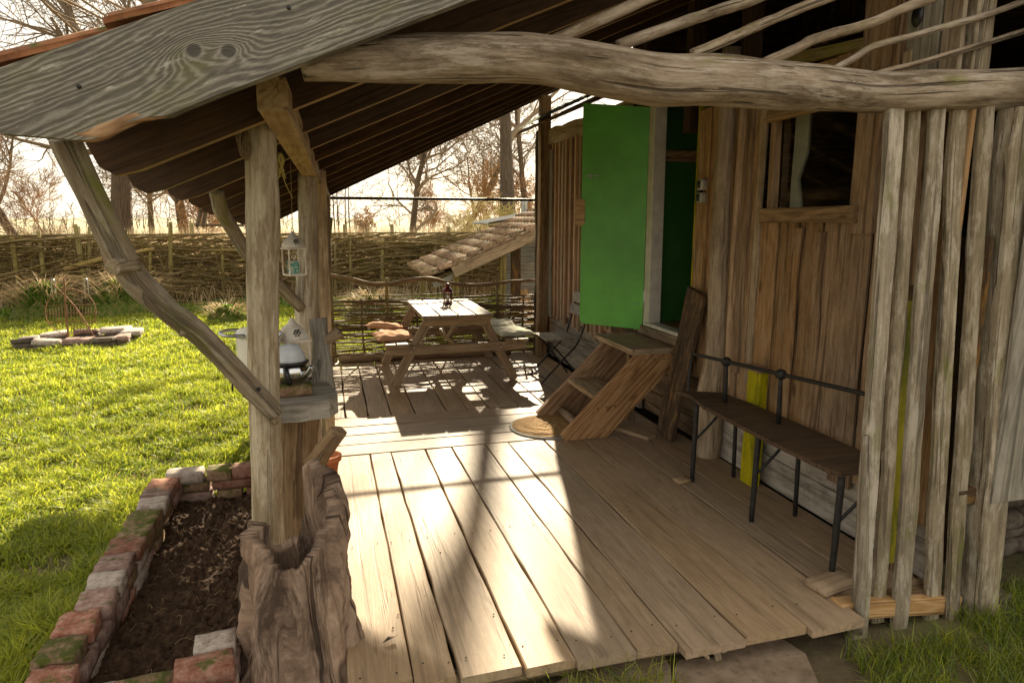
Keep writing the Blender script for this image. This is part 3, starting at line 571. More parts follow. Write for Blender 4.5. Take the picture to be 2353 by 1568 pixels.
# hut shell behind the cladding
board('back_wall', (4.45, 5.1, GZ), (4.45, 5.1, 4.3), 6.0, .05, (-1, 0, 0), W_dark, hut, wob=0)
board('loft_wall', (2.78, 6.06, 3.3), (4.45, 6.06, 3.3), 1.5, .04, (0, 1, 0), W_dark, hut, wob=0)
board('end_wall', (3.5, 8.0, GZ), (3.5, 8.0, 2.7), 1.8, .05, (0, 1, 0), W_dark, hut, wob=0)
board('inner_lining', (2.74, 3.4, .1), (2.74, 3.4, 1.6), 2.2, .02, (-1, 0, 0), W_dark, hut, wob=0)
board('ceiling', (2.72, 5.2, 2.64), (4.4, 5.2, 2.64), 5.6, .03, (0, 0, 1), W_dark, hut, wob=0)
# gable front beside the slat screen
x = 2.93
for j in range(9):
    board('gable_board', (x+j*.2, 2.24, .43+rnd.uniform(-.02, .02)), (x+j*.2+.01, 2.24, 2.2+.42*(x+j*.2)), .194, .022, (0, -1, 0), W_grey, hut, seg=10, wob=.008)
board('corner_post', P(2242, 1425, Y=2.27), P(2342, 250, Y=2.33), .14, .10, (0, -1, 0), W_slat, hut, seg=14, wob=.016, W1=.15)
board('corner_post', (2.70, 2.46, 2.2), (2.70, 2.46, 3.3), .1, .08, (0, -1, 0), W_slat, hut, seg=8, wob=.01)
board('gable_lintel', (2.7, 2.32, .43), (4.4, 2.32, .43), .08, .08, (0, -1, 0), W_dark, hut)
# ---------------------------------------------------------------- slat screen at the right of the deck
scr = thing('slat_screen', 'screen of upright mossy grey slats at the front corner of the hut', 'screen', (2.3, 2.13, GZ))
for (tx, ty), (bx_, by_), w_, w1, yy in (((2056, 240), (1970, 1462), .088, .080, 2.27), ((2098, 240), (2014, 1425), .066, .062, 2.31), ((2154, 240), (2064, 1440), .088, .078, 2.28), ((2202, 240), (2136, 1432), .082, .086, 2.30), ((2264, 240), (2182, 1442), .078, .074, 2.27)):
    a, b = P(bx_, by_, Y=yy), P(tx, ty, Y=yy+.09); board('slat', a, b, w_, .035, (0, -1, .05), W_slat, scr, seg=16, wob=.006, bev=.008, W1=w1)
stick('slat', [P(1972, 1455, Y=2.235), P(1983, 1250, Y=2.24), P(1990, 1000, Y=2.26)], [.016, .022, .014], W_slat, scr, 8, 6, .2)
board('slat', P(2108, 1390, Y=2.46), P(2170, 245, Y=2.47), .05, .03, (0, -1, 0), W_wall, scr, seg=10, wob=.006)
board('slat', P(2050, 1330, Y=2.48), P(2110, 245, Y=2.49), .05, .03, (0, -1, 0), W_wall, scr, seg=10, wob=.006)
board('bottom_rail', P(1918, 1397, Y=2.30), P(2192, 1380, Y=2.31), .085, .07, (0, -1, 0), W_fresh, scr, seg=6, wob=.003)
board('bottom_rail', (2.12, 2.35, -.05), (2.7, 2.34, -.06), .07, .06, (0, -1, 0), W_drift, scr, seg=6)
stk = thing('stone_stack', 'dry stack of rounded brown stones in the dark opening under the hut', 'stones', (2.85, 2.4, GZ))
for r in range(7):
    for c in range(6):
        lump('stone', (2.84+c*.17+(r % 2)*.08+rnd.uniform(-.02, .02), 2.72+rnd.uniform(-.03, .03)+.03*(r % 2), GZ+.045+r*.083), (.165+rnd.uniform(-.02, .02), .16, .085), M_stone, stk, rnd.uniform(-.15, .15), rnd.uniform(-.05, .05), rnd.uniform(-.08, .08), .14, 3, .55)
st = lump('stone_block', P(2278, 1402, Y=2.30), (.115, .12, .095), M_stone, None, .1, amp=.12, r=.35); tag(st, 'squarish brown stone standing in the grass at the foot of the corner post', 'stone')
st = lump('flat_stone', P(2282, 1366, Y=2.33)+Vector((0, 0, -.002)), (.13, .12, .05), M_stone, None, -.2, amp=.15, r=.5); tag(st, 'flat brown stone lying on the squarish stone by the corner post', 'stone')
# ---------------------------------------------------------------- iron bench
bench = thing('iron_bench', 'old black iron bench with a thin dark plank seat', 'bench', (2.35, 3.2, 0))
V = []; F = []
se = [(2.20, 3.98), (2.24, 3.86), (2.185, 3.60), (2.175, 3.2), (2.17, 2.8), (2.175, 2.48), (2.20, 2.44), (2.50, 2.44), (2.51, 3.0), (2.50, 3.6), (2.47, 3.86), (2.30, 3.93)]
prism('seat', se, .022, W_bench, bench, Matrix.Translation((0, 0, .535)))
for (x, y) in ((2.215, 3.74), (2.235, 3.12), (2.24, 2.49)):
    stick('leg', [(x, y, 0.0), (x+.005, y, .26), (x+.01, y, .525)], [.014, .0165, .017], M_iron, bench, 8, 3, .1)
    stick('leg_brace', [(x+.0, y, .27), (x+.12, y-.02, .40), (x+.22, y-.02, .52)], .008, M_iron, bench, 6, 3, 0)
    stick('leg', [(2.52, y, 0), (2.51, y, .525)], .013, M_iron, bench, 6, 3, 0)
r0, r1 = P(1590, 812, X=2.32), P(2050, 919, X=2.44); dr = r1-r0
stick('back_rail', [r0, r0+dr*.33, r0+dr*.66, r1], .0115, M_iron, bench, 8, 4, .05)
stick('end_post', [r0, P(1583, 860, X=2.30), P(1580, 908, X=2.27)], .010, M_iron, bench, 8, 3, .05)
for px, py in ((1697, 836), (1838, 869), (2046, 918)):
    f = (px-1590)/460; c = r0+dr*f
    me = lump_mesh(.05, .05, .05, .05, 3, .9); add('finial', me, M_iron, bench, Matrix.Translation(c))
    stick('back_post', [c, Vector((c.x+.01, c.y+.005, .54))], [.011, .015], M_iron, bench, 8, 3, .05)
yp = thing('yellow_post', 'short square yellow painted post standing behind the bench', 'post', (2.57, 3.6, 0))
board('shaft', (2.56, 3.62, 0.0), (2.565, 3.61, .74), .13, .06, (-1, 0, 0), W_yellow, yp, seg=6, wob=.003)
board('cap', (2.545, 3.69, .755), (2.545, 3.53, .755), .07, .03, (0, 0, 1), W_step, yp)
yb = thing('yellow_board', 'tall narrow yellow board leaning behind the slat screen', 'board', (2.4, 2.33, 0))
board('panel', P(2036, 1290, Y=2.40), P(2090, 690, Y=2.42), .075, .03, (0, -1, 0), W_yellow, yb, seg=8, wob=.004, W1=.06)
board('dark_tip', P(2090, 690, Y=2.42), P(2093, 655, Y=2.422), .06, .03, (0, -1, 0), W_dark, yb)
lb = board('leaning_board', P(2130, 1330, Y=2.56), P(2175, 670, Y=2.60), .12, .025, (-.3, -1, 0), W_dark, None, seg=6, wob=.006); tag(lb, 'dark brown board standing behind the slats beside the yellow board', 'board')
for q, s in (((1560, 1102), (.10, .07, .02)), ((1905, 1340), (.24, .12, .035))):
    c = P(*q, Z=.012); o = lump('wood_offcut', (c.x+.02, c.y, s[2]/2), s, W_deck, None, .2, amp=.05, r=.05)
    tag(o, 'small flat offcut on the deck under the bench leg nearest the steps' if q[0] < 1700 else 'flat wood offcut lying on the deck beside the slat screen', 'offcut')
# dark plank leaning against the wall
pk = board('leaning_plank', (2.47, 4.60, 0.0), (2.54, 4.34, 1.16), .235, .035, (-1, 0, .06), W_dark, None, seg=10, wob=.008); tag(pk, 'dark tarred plank leaning on the wall between the steps and the bench', 'plank')
# switch box
sw = thing('switch_box', 'two grey weatherproof switches on the wall right of the doorway', 'switch', (2.57, 4.4, 1.85))
for (y, z, s) in ((4.385, 1.905, .075), (4.39, 1.815, .07)):
    o = lump('switch', (2.565, y, z), (.045, .062, s), M_plastic, sw, r=.08, amp=.02); add('rocker', lump_mesh(.012, .034, .05, .02, 2, .1), M_blackpl, o, Matrix.Translation((2.541, y+.005, z)))
lump('backplate', (2.578, 4.445, 1.88), (.03, .04, .10), M_blackpl, sw, r=.05, amp=.02)
# ---------------------------------------------------------------- wooden steps
steps = thing('wooden_steps', 'three-tread wooden steps leading up to the green door', 'steps', (2.1, 5.05, 0))
for Y in (4.73, 5.36):
    pts = [(1.69, .005), (2.03, .005), (2.60, .56), (2.60, .645), (2.27, .645), (1.66, .045)]
    M = Matrix(((1, 0, 0, 0), (0, 0, -1, Y), (0, 1, 0, 0), (0, 0, 0, 1)))
    o = prism('stringer', pts, .05, W_step, steps, M)
    G = o.data.attributes['grain']; c_, s_ = math.cos(.79), math.sin(.79)
    G.data.foreach_set('vector', np.array([(v.co.x*c_+v.co.y*s_, -v.co.x*s_+v.co.y*c_, v.co.z) for v in o.data.vertices], dtype=np.float32).ravel())
    for k in range(3): lathe('screw', [(0, 0), (.006, 0), (.006, .002), (0, .003)], M_iron, steps, (1.92+.07*k+.03, Y-.0255, .24+.005*k), 8, M=Matrix.Rotation(math.pi/2, 4, 'X')) if Y < 5 else None
    for k in range(3): lathe('screw', [(0, 0), (.006, 0), (.006, .002), (0, .003)], M_iron, steps, (2.33+.08*k, Y-.0255, .60), 8, M=Matrix.Rotation(math.pi/2, 4, 'X')) if Y < 5 else None
board('tread', (2.06, 4.757, .315), (2.06, 5.333, .315), .26, .04, (0, 0, 1), W_tread, steps)
board('tread', (2.40, 4.68, .668), (2.40, 5.42, .668), .38, .045, (0, 0, 1), W_tread, steps, wob=.002)
stick('rung', [(1.86, 4.76, .06), (1.88, 5.33, .06)], .035, W_drift, steps, 8, 3)
board('support', (2.40, 5.1, 0), (2.40, 5.1, .62), .06, .06, (0, -1, 0), W_drift, steps)
o = board('floor_batten', (2.15, 4.98, .02), (2.34, 4.56, .02), .10, .03, (0, 0, 1), W_deck, None); tag(o, 'loose flat board on the deck behind the steps', 'board')
mat_ = thing('doormat', 'round brown coir doormat at the foot of the steps', 'doormat', (1.68, 5.06, 0))
lathe('rubber_base', [(.0, .002), (.325, .002), (.33, .008), (.322, .012), (.0, .012)], M_rubber, mat_, (1.69, 5.09, 0), 40)
V, F = [], []; n = 26
for i in range(n):
    for j in range(40):
        r = .305*i/(n-1); a = 2*math.pi*j/40; V.append((r*math.cos(a), r*math.sin(a), .013+.009*(1-(i/(n-1))**8)+.004*rnd.random()+.003*math.sin(r*60+a*3)))
for i in range(n-1):
    for j in range(40): F.append((i*40+j, (i+1)*40+j, (i+1)*40+(j+1) % 40, i*40+(j+1) % 40))
add('coir_pile', mesh('coir', V, F, V), M_coir, mat_, Matrix.Translation((1.69, 5.09, 0)))
# ---------------------------------------------------------------- folding chair
ch = thing('folding_chair', 'folding bistro chair with grey wooden slats and black legs', 'chair', (2.32, 6.68, 0))
for k in range(4): board('seat_slat', (2.16+.10*k, 6.48, .452), (2.16+.10*k, 6.92, .452), .092, .018, (0, 0, 1), W_grey, ch)
for k in range(2): board('back_slat', (2.53+.035*k, 6.47, .72+.125*k), (2.53+.035*k, 6.93, .72+.125*k), .11, .018, (-1, 0, .25), W_grey, ch)
for y in (6.49, 6.91):
    stick('leg', [(2.06, y, 0), (2.30, y, .25), (2.48, y, .46), (2.60, y, .93)], .0095, M_iron, ch, 6, 3, 0)
    stick('leg', [(2.50, y+.02, 0), (2.34, y+.02, .22), (2.14, y+.02, .44)], .0095, M_iron, ch, 6, 3, 0)
stick('crossbar', [(2.10, 6.49, .05), (2.10, 6.91, .05)], .006, M_iron, ch, 6, 2, 0); stick('crossbar', [(2.36, 6.51, .195), (2.36, 6.93, .195)], .006, M_iron, ch, 6, 2, 0)
# ---------------------------------------------------------------- picnic table
tb = thing('picnic_table', 'weathered wooden picnic table with attached bench seats', 'table', (1.24, 7.3, 0))
for k in range(4): board('table_plank', (.97+.182*k, 6.66+rnd.uniform(-.01, .01), .705), (.97+.182*k, 8.0, .705), .17, .034, (0, 0, 1), W_table, tb, wob=.003)
for Y in (6.76, 7.86):
    for xf, xt in ((.585, .965), (1.855, 1.50)):
        s_ = -1 if Y < 7 else 1
        board('leg', (xf, Y, 0.0), (xt, Y, .688), .092, .04, (0, -1, 0), W_table, tb, wob=.001, skew=.045 if xf < 1 else -.045)
    board('crossbeam', (.52, Y-.041, .375), (1.96, Y-.041, .375), .092, .038, (0, -1, 0), W_table, tb, wob=.001)
    board('top_batten', (.90, Y-.041, .648), (1.58, Y-.041, .648), .08, .038, (0, -1, 0), W_table, tb, wob=.001)
    if Y < 7:
        for bx_, bz in ((.955, .672), (.935, .63), (1.505, .672), (1.53, .632), (.985, .66), (.80, .40), (.77, .36), (1.66, .40), (1.69, .37), (1.72, .395)):
            lathe('bolt', [(0, 0), (.008, 0), (.008, .003), (.004, .006)], M_steel, tb, (bx_, Y-.0605, bz), 8, M=Matrix.Rotation(math.pi/2, 4, 'X'))
for xa in (.565, .68, 1.80, 1.915): board('seat_plank', (xa, 6.64, .438), (xa, 8.0, .438), .108, .034, (0, 0, 1), W_table, tb, wob=.003)
board('strut', (1.24, 6.78, .60), (1.24, 7.28, .39), .06, .035, (1, 0, 0), W_table, tb); board('strut', (1.24, 7.84, .60), (1.24, 7.32, .39), .06, .035, (1, 0, 0), W_table, tb)
board('centre_rail', (1.24, 6.80, .38), (1.24, 7.82, .38), .06, .035, (1, 0, 0), W_table, tb)
def cushion(label, loc, size, mat, rz, tilt, tx=0):
    n = 16; V, F = [], []; sx, sy, t_ = size
    for s_ in (1, -1):
        for i in range(n+1):
            for j in range(n+1):
                u, v = i/n*2-1, j/n*2-1; e = ((1-abs(u)**3.5)*(1-abs(v)**3.5))**.45
                pin = 1-.06*(1-e)*(abs(u)*abs(v) < .7); tf = .12*t_*math.sin(u*7.5)*math.sin(v*7.5)
                V.append((u*sx/2*pin+.008*noise.noise(Vector((u*2, v*2, loc[0]*9))), v*sy/2*pin, s_*(t_/2*e)+tf*e*(s_ > 0)+.012*noise.noise(Vector((u*1.5, v*1.5, loc[1]*7)))))
    m_ = (n+1)**2
    for i in range(n):
        for j in range(n):
            a = i*(n+1)+j; F.append((a, a+n+1, a+n+2, a+1)); F.append((m_+a, m_+a+1, m_+a+n+2, m_+a+n+1))
    M = Matrix.Translation(Vector(loc)) @ Matrix.Rotation(rz, 4, 'Z') @ Matrix.Rotation(tilt, 4, 'X') @ Matrix.Rotation(tx, 4, 'Y')
    tag(add('seat_cushion', mesh('cushion', V, F, V, True), mat, None, M), label, 'cushion', 'cushions on the picnic table seats')
cushion('peach cushion lying flat on the left seat of the picnic table, lower of two', (.62, 6.97, .488), (.40, .38, .075), M_peach, .15, .03)
cushion('peach cushion on the left seat propped behind and above the other', (.57, 7.36, .528), (.38, .38, .075), M_peach, -.2, -.18, .06)
cushion('pale green cushion nearest the front on the right seat of the picnic table', (1.86, 6.92, .488), (.38, .40, .065), M_palecl, .12, .02)
cushion('pale green cushion farther back on the right seat of the picnic table', (1.83, 7.33, .498), (.36, .40, .08), M_palecl, -.1, .08)
# red lantern
def lantern_round(loc):
    t = thing('red_lantern', 'small dark red metal lantern standing on the picnic table', 'lantern', loc); x, y, z = loc
    lathe('base', [(.0, 0), (.058, 0), (.06, .008), (.052, .014), (.048, .03), (.0, .03)], M_red, t, loc, 6, False)
    for k in range(6):
        a = math.pi/3*k; c = Vector((x+.046*math.cos(a), y+.046*math.sin(a), z+.028)); stick('upright', [c, c+Vector((0, 0, .115))], .0045, M_red, t, 6, 2, 0)
    lathe('glass', [(.036, .03), (.04, .035), (.04, .138), (.036, .142)], M_cglass, t, loc, 18)
    lathe('candle', [(0, .03), (.02, .03), (.02, .075), (0, .078)], M_cream, t, loc, 12)
    lathe('roof', [(.0, .138), (.064, .138), (.066, .145), (.055, .165), (.034, .182), (.022, .19), (.022, .2), (.034, .206), (.036, .215), (.024, .228), (.0, .235)], M_red, t, loc, 24)
    pts = [Vector((x+.022*math.cos(a), y, z+.245+.02*math.sin(a))) for a in np.linspace(-.6, math.pi+.6, 9)]; stick('ring', pts, .002, M_iron, t, 5, 2, 0)
lantern_round((1.29, 7.55, .7225))
# ---------------------------------------------------------------- wattle panel at the far end of the deck
wp = thing('wattle_fence', 'low woven wattle fence closing the far end of the deck', 'fence', (1.25, 8.15, 0))
FY = 8.16; stakes = [(.03, 1.02), (.37, .74), (.66, .98), (1.02, .72), (1.38, .74), (1.70, .70), (2.02, .93), (2.34, .68), (2.50, .72)]
for i, (x, z) in enumerate(stakes): stick('stake', [(x+.02, FY, -.12), (x, FY, z*.5), (x+rnd.uniform(-.02, .02), FY, z)], .020 if z > .8 else .012, W_stake if z > .8 else W_wattle, wp, 8, 4, .12)
rows = 0; z = .03
while z < .80:
    r = rnd.uniform(.0085, .0145); ph = rows % 2; pts = []; rr = []; drift = rnd.uniform(-.03, .03); x0 = -.05+rnd.uniform(-.06, .03); x1 = 2.54
    ztop = z-.09*max(0, z-.3)
    kx = [x0]+[s[0] for s in stakes]+[x1]
    for j, x in enumerate(kx):
        pts.append(Vector((x, FY+(.026 if (j+ph) % 2 else -.026)*(1 if 0 < j < len(kx)-1 else .3), ztop+.012*math.sin(x*1.7+rows*.8)+drift*(x/2.5-.5)-.05*(x/2.5)*(z/.8)+rnd.uniform(-.008, .008))))
        rr.append(r*(1-.35*j/len(kx)))
    if rnd.random() < .5: rr = rr[::-1]
    stick('woven_rod', pts, rr, W_wattle, wp, 6, 3, .1); z += rnd.choice((.015, .018, .021, .026)) if z < .6 else rnd.choice((.022, .028, .036)); rows += 1
    if rows % 3 == 0:
        a = rnd.uniform(0, 1.4); b = a+rnd.uniform(.7, 1.2)
        stick('woven_rod', [Vector((a, FY+.03, z-.02)), Vector(((a+b)/2, FY-.03, z+rnd.uniform(-.03, .02))), Vector((b, FY+.03, z-.01))], [.007, .006, .004], W_wattle, wp, 6, 3, .1)
rl = [((752, 632), .026), ((800, 640), .027), ((850, 652), .026), ((900, 651), .025), ((950, 642), .026), ((990, 640), .025), ((1030, 650), .024), ((1080, 655), .023), ((1130, 652), .021), ((1180, 646), .019), ((1228, 644), .017)]
stick('top_rail', [P(*q, Y=FY-.02) for q, r in rl], [r for q, r in rl], W_drift, wp, 10, 3, .12)
sl_ = stick('sill_log', [(.08, 8.08, .045), (.8, 8.07, .045), (1.5, 8.06, .05), (2.15, 8.04, .05)], [.045, .05, .055, .05], W_drift, None, 10, 5, .12); tag(sl_, 'peeled log lying along the foot of the wattle fence', 'log')
sd_ = thing('side_rail', 'low rough rail of thin poles along the left edge of the far deck', 'railing', (-.05, 7, 0))
for z0_, z1_ in ((.06, .04), (.92, .96), (.5, .52)): stick('rail', [(-.13, 5.6, z0_), (-.08, 7.0, (z0_+z1_)/2+.01), (-.02, 8.1, z1_)], [.022, .026, .02], W_pale, sd_, 8, 4, .15)
for yy in (5.9, 6.25, 7.3, 7.7): stick('baluster', [(-.13+.045*(yy-5.6), yy, -.1), (-.12+.045*(yy-5.6), yy, .5), (-.11+.045*(yy-5.6), yy, 1.0)], [.014, .012, .01], W_pale, sd_, 6, 3, .15)
# ---------------------------------------------------------------- shelf with lanterns, kettle and can beside the front post
sh = thing('log_shelf', 'gnarled slab shelf on an upright trunk behind the front post', 'shelf', (-.2, 3.4, GZ))
stick('trunk', [(-.22, 3.40, GZ-.03), (-.20, 3.40, .2), (-.185, 3.40, .5), (-.16, 3.4, .775)], [.12, .105, .095, .11], W_drift, sh, 16, 6, .18)
V = [(-.38, 3.36), (-.30, 3.17), (-.15, 3.16), (-.02, 3.20), (.02, 3.28), (.01, 3.42), (-.03, 3.58), (-.10, 3.72), (-.30, 3.76), (-.40, 3.64)]
prism('slab', V, .085, W_grey, sh, Matrix.Translation((0, 0, .80)))
stick('branch', [(-.06, 3.62, .80), (-.05, 3.66, .95), (-.055, 3.68, 1.08), (-.06, 3.69, 1.16)], [.07, .05, .04, .042], W_grey, sh, 12, 6, .22)
stick('branch', [(-.055, 3.68, 1.05), (.0, 3.66, 1.06), (.05, 3.65, 1.09)], [.035, .03, .034], W_drift, sh, 10, 4, .15)
bk = lump('brick', (-.20, 3.34, .868), (.20, .10, .05), M_brick_moss, None, .1); tag(bk, 'dark half brick lying under the kettle on the slab shelf', 'brick')
kt = thing('kettle', 'dented grey enamel and chrome kettle on the slab shelf', 'kettle', (-.20, 3.42, .895)); kc = Vector((-.195, 3.42, .893))
lathe('body', [(0, 0), (.06, 0), (.078, .012), (.086, .04), (.084, .07), (.074, .09)], M_chrome, kt, kc, 28)
lathe('rim', [(.076, .088), (.086, .09), (.088, .098), (.078, .103), (.070, .10)], M_blackpl, kt, kc, 28)
lathe('lid', [(.0, .099), (.076, .099), (.074, .115), (.06, .15), (.045, .178), (.0, .186)], M_greyenamel, kt, kc, 28)
stick('spout', [kc+Vector((.05, -.05, .03)), kc+Vector((.085, -.075, .06)), kc+Vector((.10, -.085, .085))], [.02, .014, .011], M_chrome, kt, 10, 4, 0)
stick('handle', [kc+Vector((-.02, -.075, .085)), kc+Vector((-.015, -.10, .06)), kc+Vector((-.01, -.098, .02)), kc+Vector((0, -.085, .005))], [.010, .014, .016, .010], M_blackpl, kt, 10, 4, 0)
stick('bail', [kc+Vector((-.07, 0, .12)), kc+Vector((-.06, 0, .20)), kc+Vector((-.03, .0, .24))], .007, M_steel, kt, 8, 4, 0)
def lantern_square(name, label, c, s, hang=None):
    t = thing(name, label, 'lantern', c); c = Vector(c); h = s*1.45; e = s*.46; rz = Matrix.Rotation(.45, 4, 'Z')
    def pt(x, y, z): return c+(rz.to_3x3() @ Vector((x, y, z)))
    lathe('base', [(0, 0), (s*.68, 0), (s*.70, s*.06), (s*.66, s*.10), (0, s*.10)], M_enamel, t, c, 4, False, math.pi/4+.45)
    for sx in (-1, 1):
        for sy in (-1, 1):
            board('corner_post', pt(sx*e, sy*e, s*.1), pt(sx*e, sy*e, h), s*.09, s*.09, rz.to_3x3() @ Vector((0, -1, 0)), M_enamel, t, wob=0)
            stick('foot', [pt(sx*e, sy*e, 0), pt(sx*e*1.08, sy*e*1.08, -s*.12)], s*.035, M_rust, t, 6, 2, 0)
    lathe('eave', [(0, h), (s*.74, h), (s*.76, h+s*.05), (s*.70, h+s*.10), (0, h+s*.10)], M_enamel, t, c, 4, False, math.pi/4+.45)
    lathe('roof', [(s*.68, h+s*.08), (s*.67, h+s*.22), (s*.58, h+s*.42), (s*.40, h+s*.60), (s*.20, h+s*.76), (s*.10, h+s*.92), (s*.07, h+s*.98), (0, h+s)], M_enamel, t, c, 4, True, math.pi/4+.45)
    for k in range(7):
        a = k*math.pi/3; ox, oz = (0, 0) if k == 6 else (s*.12*math.cos(a), s*.12*math.sin(a))
        p = pt(ox, -s*.425-(.0), h+s*.40+oz); n_ = rz.to_3x3() @ Vector((0, -1, .45)); M = Matrix.Translation(p) @ n_.to_track_quat('Z', 'Y').to_matrix().to_4x4()
        add('vent_hole', lathe_mesh([(0, -.012), (s*.042, -.012), (s*.042, .004), (0, .0045)], 10), M_blackpl, t, M)
    for sg, m_ in ((-1, M_cglass), (1, M_cglass)):
        add('pane', mesh('pane', [pt(-e, sg*e, s*.1), pt(e, sg*e, s*.1), pt(e, sg*e, h), pt(-e, sg*e, h)], [(0, 1, 2, 3)]), m_, t)
    add('patterned_panel', mesh('pane', [pt(-e*.8, e*.2, s*.1), pt(e*.7, e*.2, s*.1), pt(e*.7, e*.2, h*.55), pt(-e*.8, e*.2, h*.55)], [(0, 1, 2, 3)], [(0, 0, 0), (.1, 0, 0), (.1, .1, 0), (0, .1, 0)]), M_teal if hang else M_cglass, t)
    for sg in (-1, 1):
        pts = [pt(sg*(e*.45+s*.14*math.cos(a)*(1-a/9)), -e*1.02, h*.70+s*.14*math.sin(a)*(1-a/9)) for a in np.linspace(0, 6.5, 14)]
        stick('scroll', pts, s*.018, M_enamel, t, 5, 2, 0); stick('scroll', [pt(sg*e*.9, -e*1.02, h*.55), pt(sg*e*.4, -e*1.02, h*.62), pt(0, -e*1.02, h*.95)], s*.018, M_enamel, t, 5, 4, 0)
    pts = [pt(s*.08*math.cos(a), 0, h+s*1.04+s*.08*math.sin(a)) for a in np.linspace(0, 2*math.pi, 10)]; stick('ring', pts, s*.016, M_rust, t, 5, 2, 0)
    if hang: stick('cord', [pt(0, 0, h+s*1.1), (c.x+.005, c.y, (c.z+hang)/2+.1), (c.x+.01, c.y, hang)], .0028, M_rope, t, 5, 5, .1)
    return t
lantern_square('hanging_lantern', 'white lantern with teal patterned glass hanging on a cord between the posts', (-.185, 4.2, 1.345), .105, zr(-.185, 4.2)+.02)
lantern_square('rusty_lantern', 'white rust-stained lantern standing behind the kettle on the slab shelf', (-.185, 3.60, .875), .125)
cn = thing('enamel_can', 'cream enamel lidded can half hidden behind the front post', 'can', (-.335, 3.52, .8425)); cc = Vector((-.345, 3.52, .8425))
lathe('body', [(0, 0), (.10, 0), (.103, .01), (.103, .26), (.10, .27)], M_cream, cn, cc, 28); lathe('lid', [(0, .268), (.109, .268), (.109, .282), (.09, .30), (.03, .315), (.0, .316)], M_cream, cn, cc, 28)
stick('bail', [cc+Vector((-.05, -.10, .283)), cc+Vector((-.13, -.12, .29)), cc+Vector((-.165, -.06, .295)), cc+Vector((-.14, .03, .293)), cc+Vector((-.09, .06, .288))], .008, M_steel, cn, 8, 4, 0)
stick('handle', [cc+Vector((-.10, -.03, .08)), cc+Vector((-.125, -.035, .05)), cc+Vector((-.13, -.035, -.0))], .005, M_blackpl, cn, 6, 4, 0)
wd = stick('split_log', [P(718, 1068, Y=3.1), P(745, 1030, Y=3.05), P(778, 990, Y=3.0)], [.045, .042, .038], W_drift, None, 7, 4, .25, False); tag(wd, 'short split log sticking up behind the tall prong of the stump', 'log')
pot = thing('terracotta_pot', 'terracotta pot on the deck mostly hidden behind the split log', 'pot', (-.02, 4.4, 0))
lathe('body', [(0, 0), (.06, 0), (.085, .12), (.085, .122)], M_terra, pot, (-.065, 4.42, 0), 24); lathe('rim', [(.084, .12), (.098, .12), (.10, .155), (.085, .158), (.08, .13)], M_terra, pot, (-.065, 4.42, 0), 24)
# ---------------------------------------------------------------- hollow stump
def stump():
    nA, nZ = 150, 76; V, F, G = [], [], []; cx, cy = -.172, 2.60
    def top(a):    # a measured from +X, counter-clockwise seen from above; camera side is -Y
        d = math.degrees(a) % 360
        pts = [(0, .66), (18, .735), (45, .745), (62, .70), (72, .52), (90, .40), (115, .36), (140, .42), (160, .52), (180, .545), (205, .535), (222, .47), (240, .42), (262, .40), (285, .41), (305, .45), (322, .52), (340, .60), (360, .66)]
        for (d0, z0), (d1, z1) in zip(pts, pts[1:]):
            if d0 <= d <= d1: t = (d-d0)/(d1-d0); t = t*t*(3-2*t); return z0+(z1-z0)*t
    def rad(a, z):
        t = (z+.15)/.9; r = .232-.05*min(1, t*1.6)+.05*max(0, .12-t)/.12
        r += .012*math.sin(3*a+1+z*2)+.010*math.sin(5*a-z*7)
        return r
    def pos(a, z, inner):
        r = rad(a, z)-(inner*.055); e = Vector((math.cos(a)*2.2, math.sin(a)*2.2, z*1.6))
        n_ = noise.noise(e*1.4)*.045+noise.noise(Vector((math.cos(a)*4, math.sin(a)*4, z*3.2)))*.026+noise.noise(Vector((math.cos(a)*9, math.sin(a)*9, z*4.5)))*.015+noise.noise(Vector((math.cos(a)*22, math.sin(a)*22, z*6)))*.007+noise.noise(Vector((math.cos(a)*6, math.sin(a)*6, z*15)))*.009+noise.noise(Vector((math.cos(a)*30, math.sin(a)*30, z*24)))*.006+abs(noise.noise(Vector((math.cos(a)*3.2+7, math.sin(a)*3.2, z*3.1))))*-.03
        if z > .45: # the prong narrows upwards and bends right
            k = (z-.45)/.3; r *= 1-.22*k
        r += n_*(1-.4*inner); x = cx+r*math.cos(a)*1.02; y = cy+r*math.sin(a)*.82
        return (x, y, z)
    for inner in (0, 1):
        for j in range(nZ+1):
            for i in range(nA):
                a = 2*math.pi*i/nA; zt = top(a)+.010*noise.noise(Vector((math.cos(a)*6, math.sin(a)*6, 2))); t = j/nZ if not inner else 1-j/nZ
                z = (GZ-.04)+(zt-GZ+.04)*t if not inner else .05+(zt-.012-.05)*t
                V.append(pos(a, z, inner)); q_ = noise.noise(Vector((math.cos(a)*2, math.sin(a)*2, z*3))); G.append((z, .22*math.cos(a+.35*q_), .22*math.sin(a+.35*q_)))
    for j in range(2*nZ+1):
        for i in range(nA): i2 = (i+1) % nA; F.append((j*nA+i, j*nA+i2, (j+1)*nA+i2, (j+1)*nA+i))
    b = (2*nZ+1)*nA; F.append(tuple(b+i for i in range(nA)))
    return mesh('stump', V, F, G, True)
tag(add('tree_stump', stump(), W_stump), 'hollow gnarled brown tree stump with a tall prong in front of the post', 'stump')
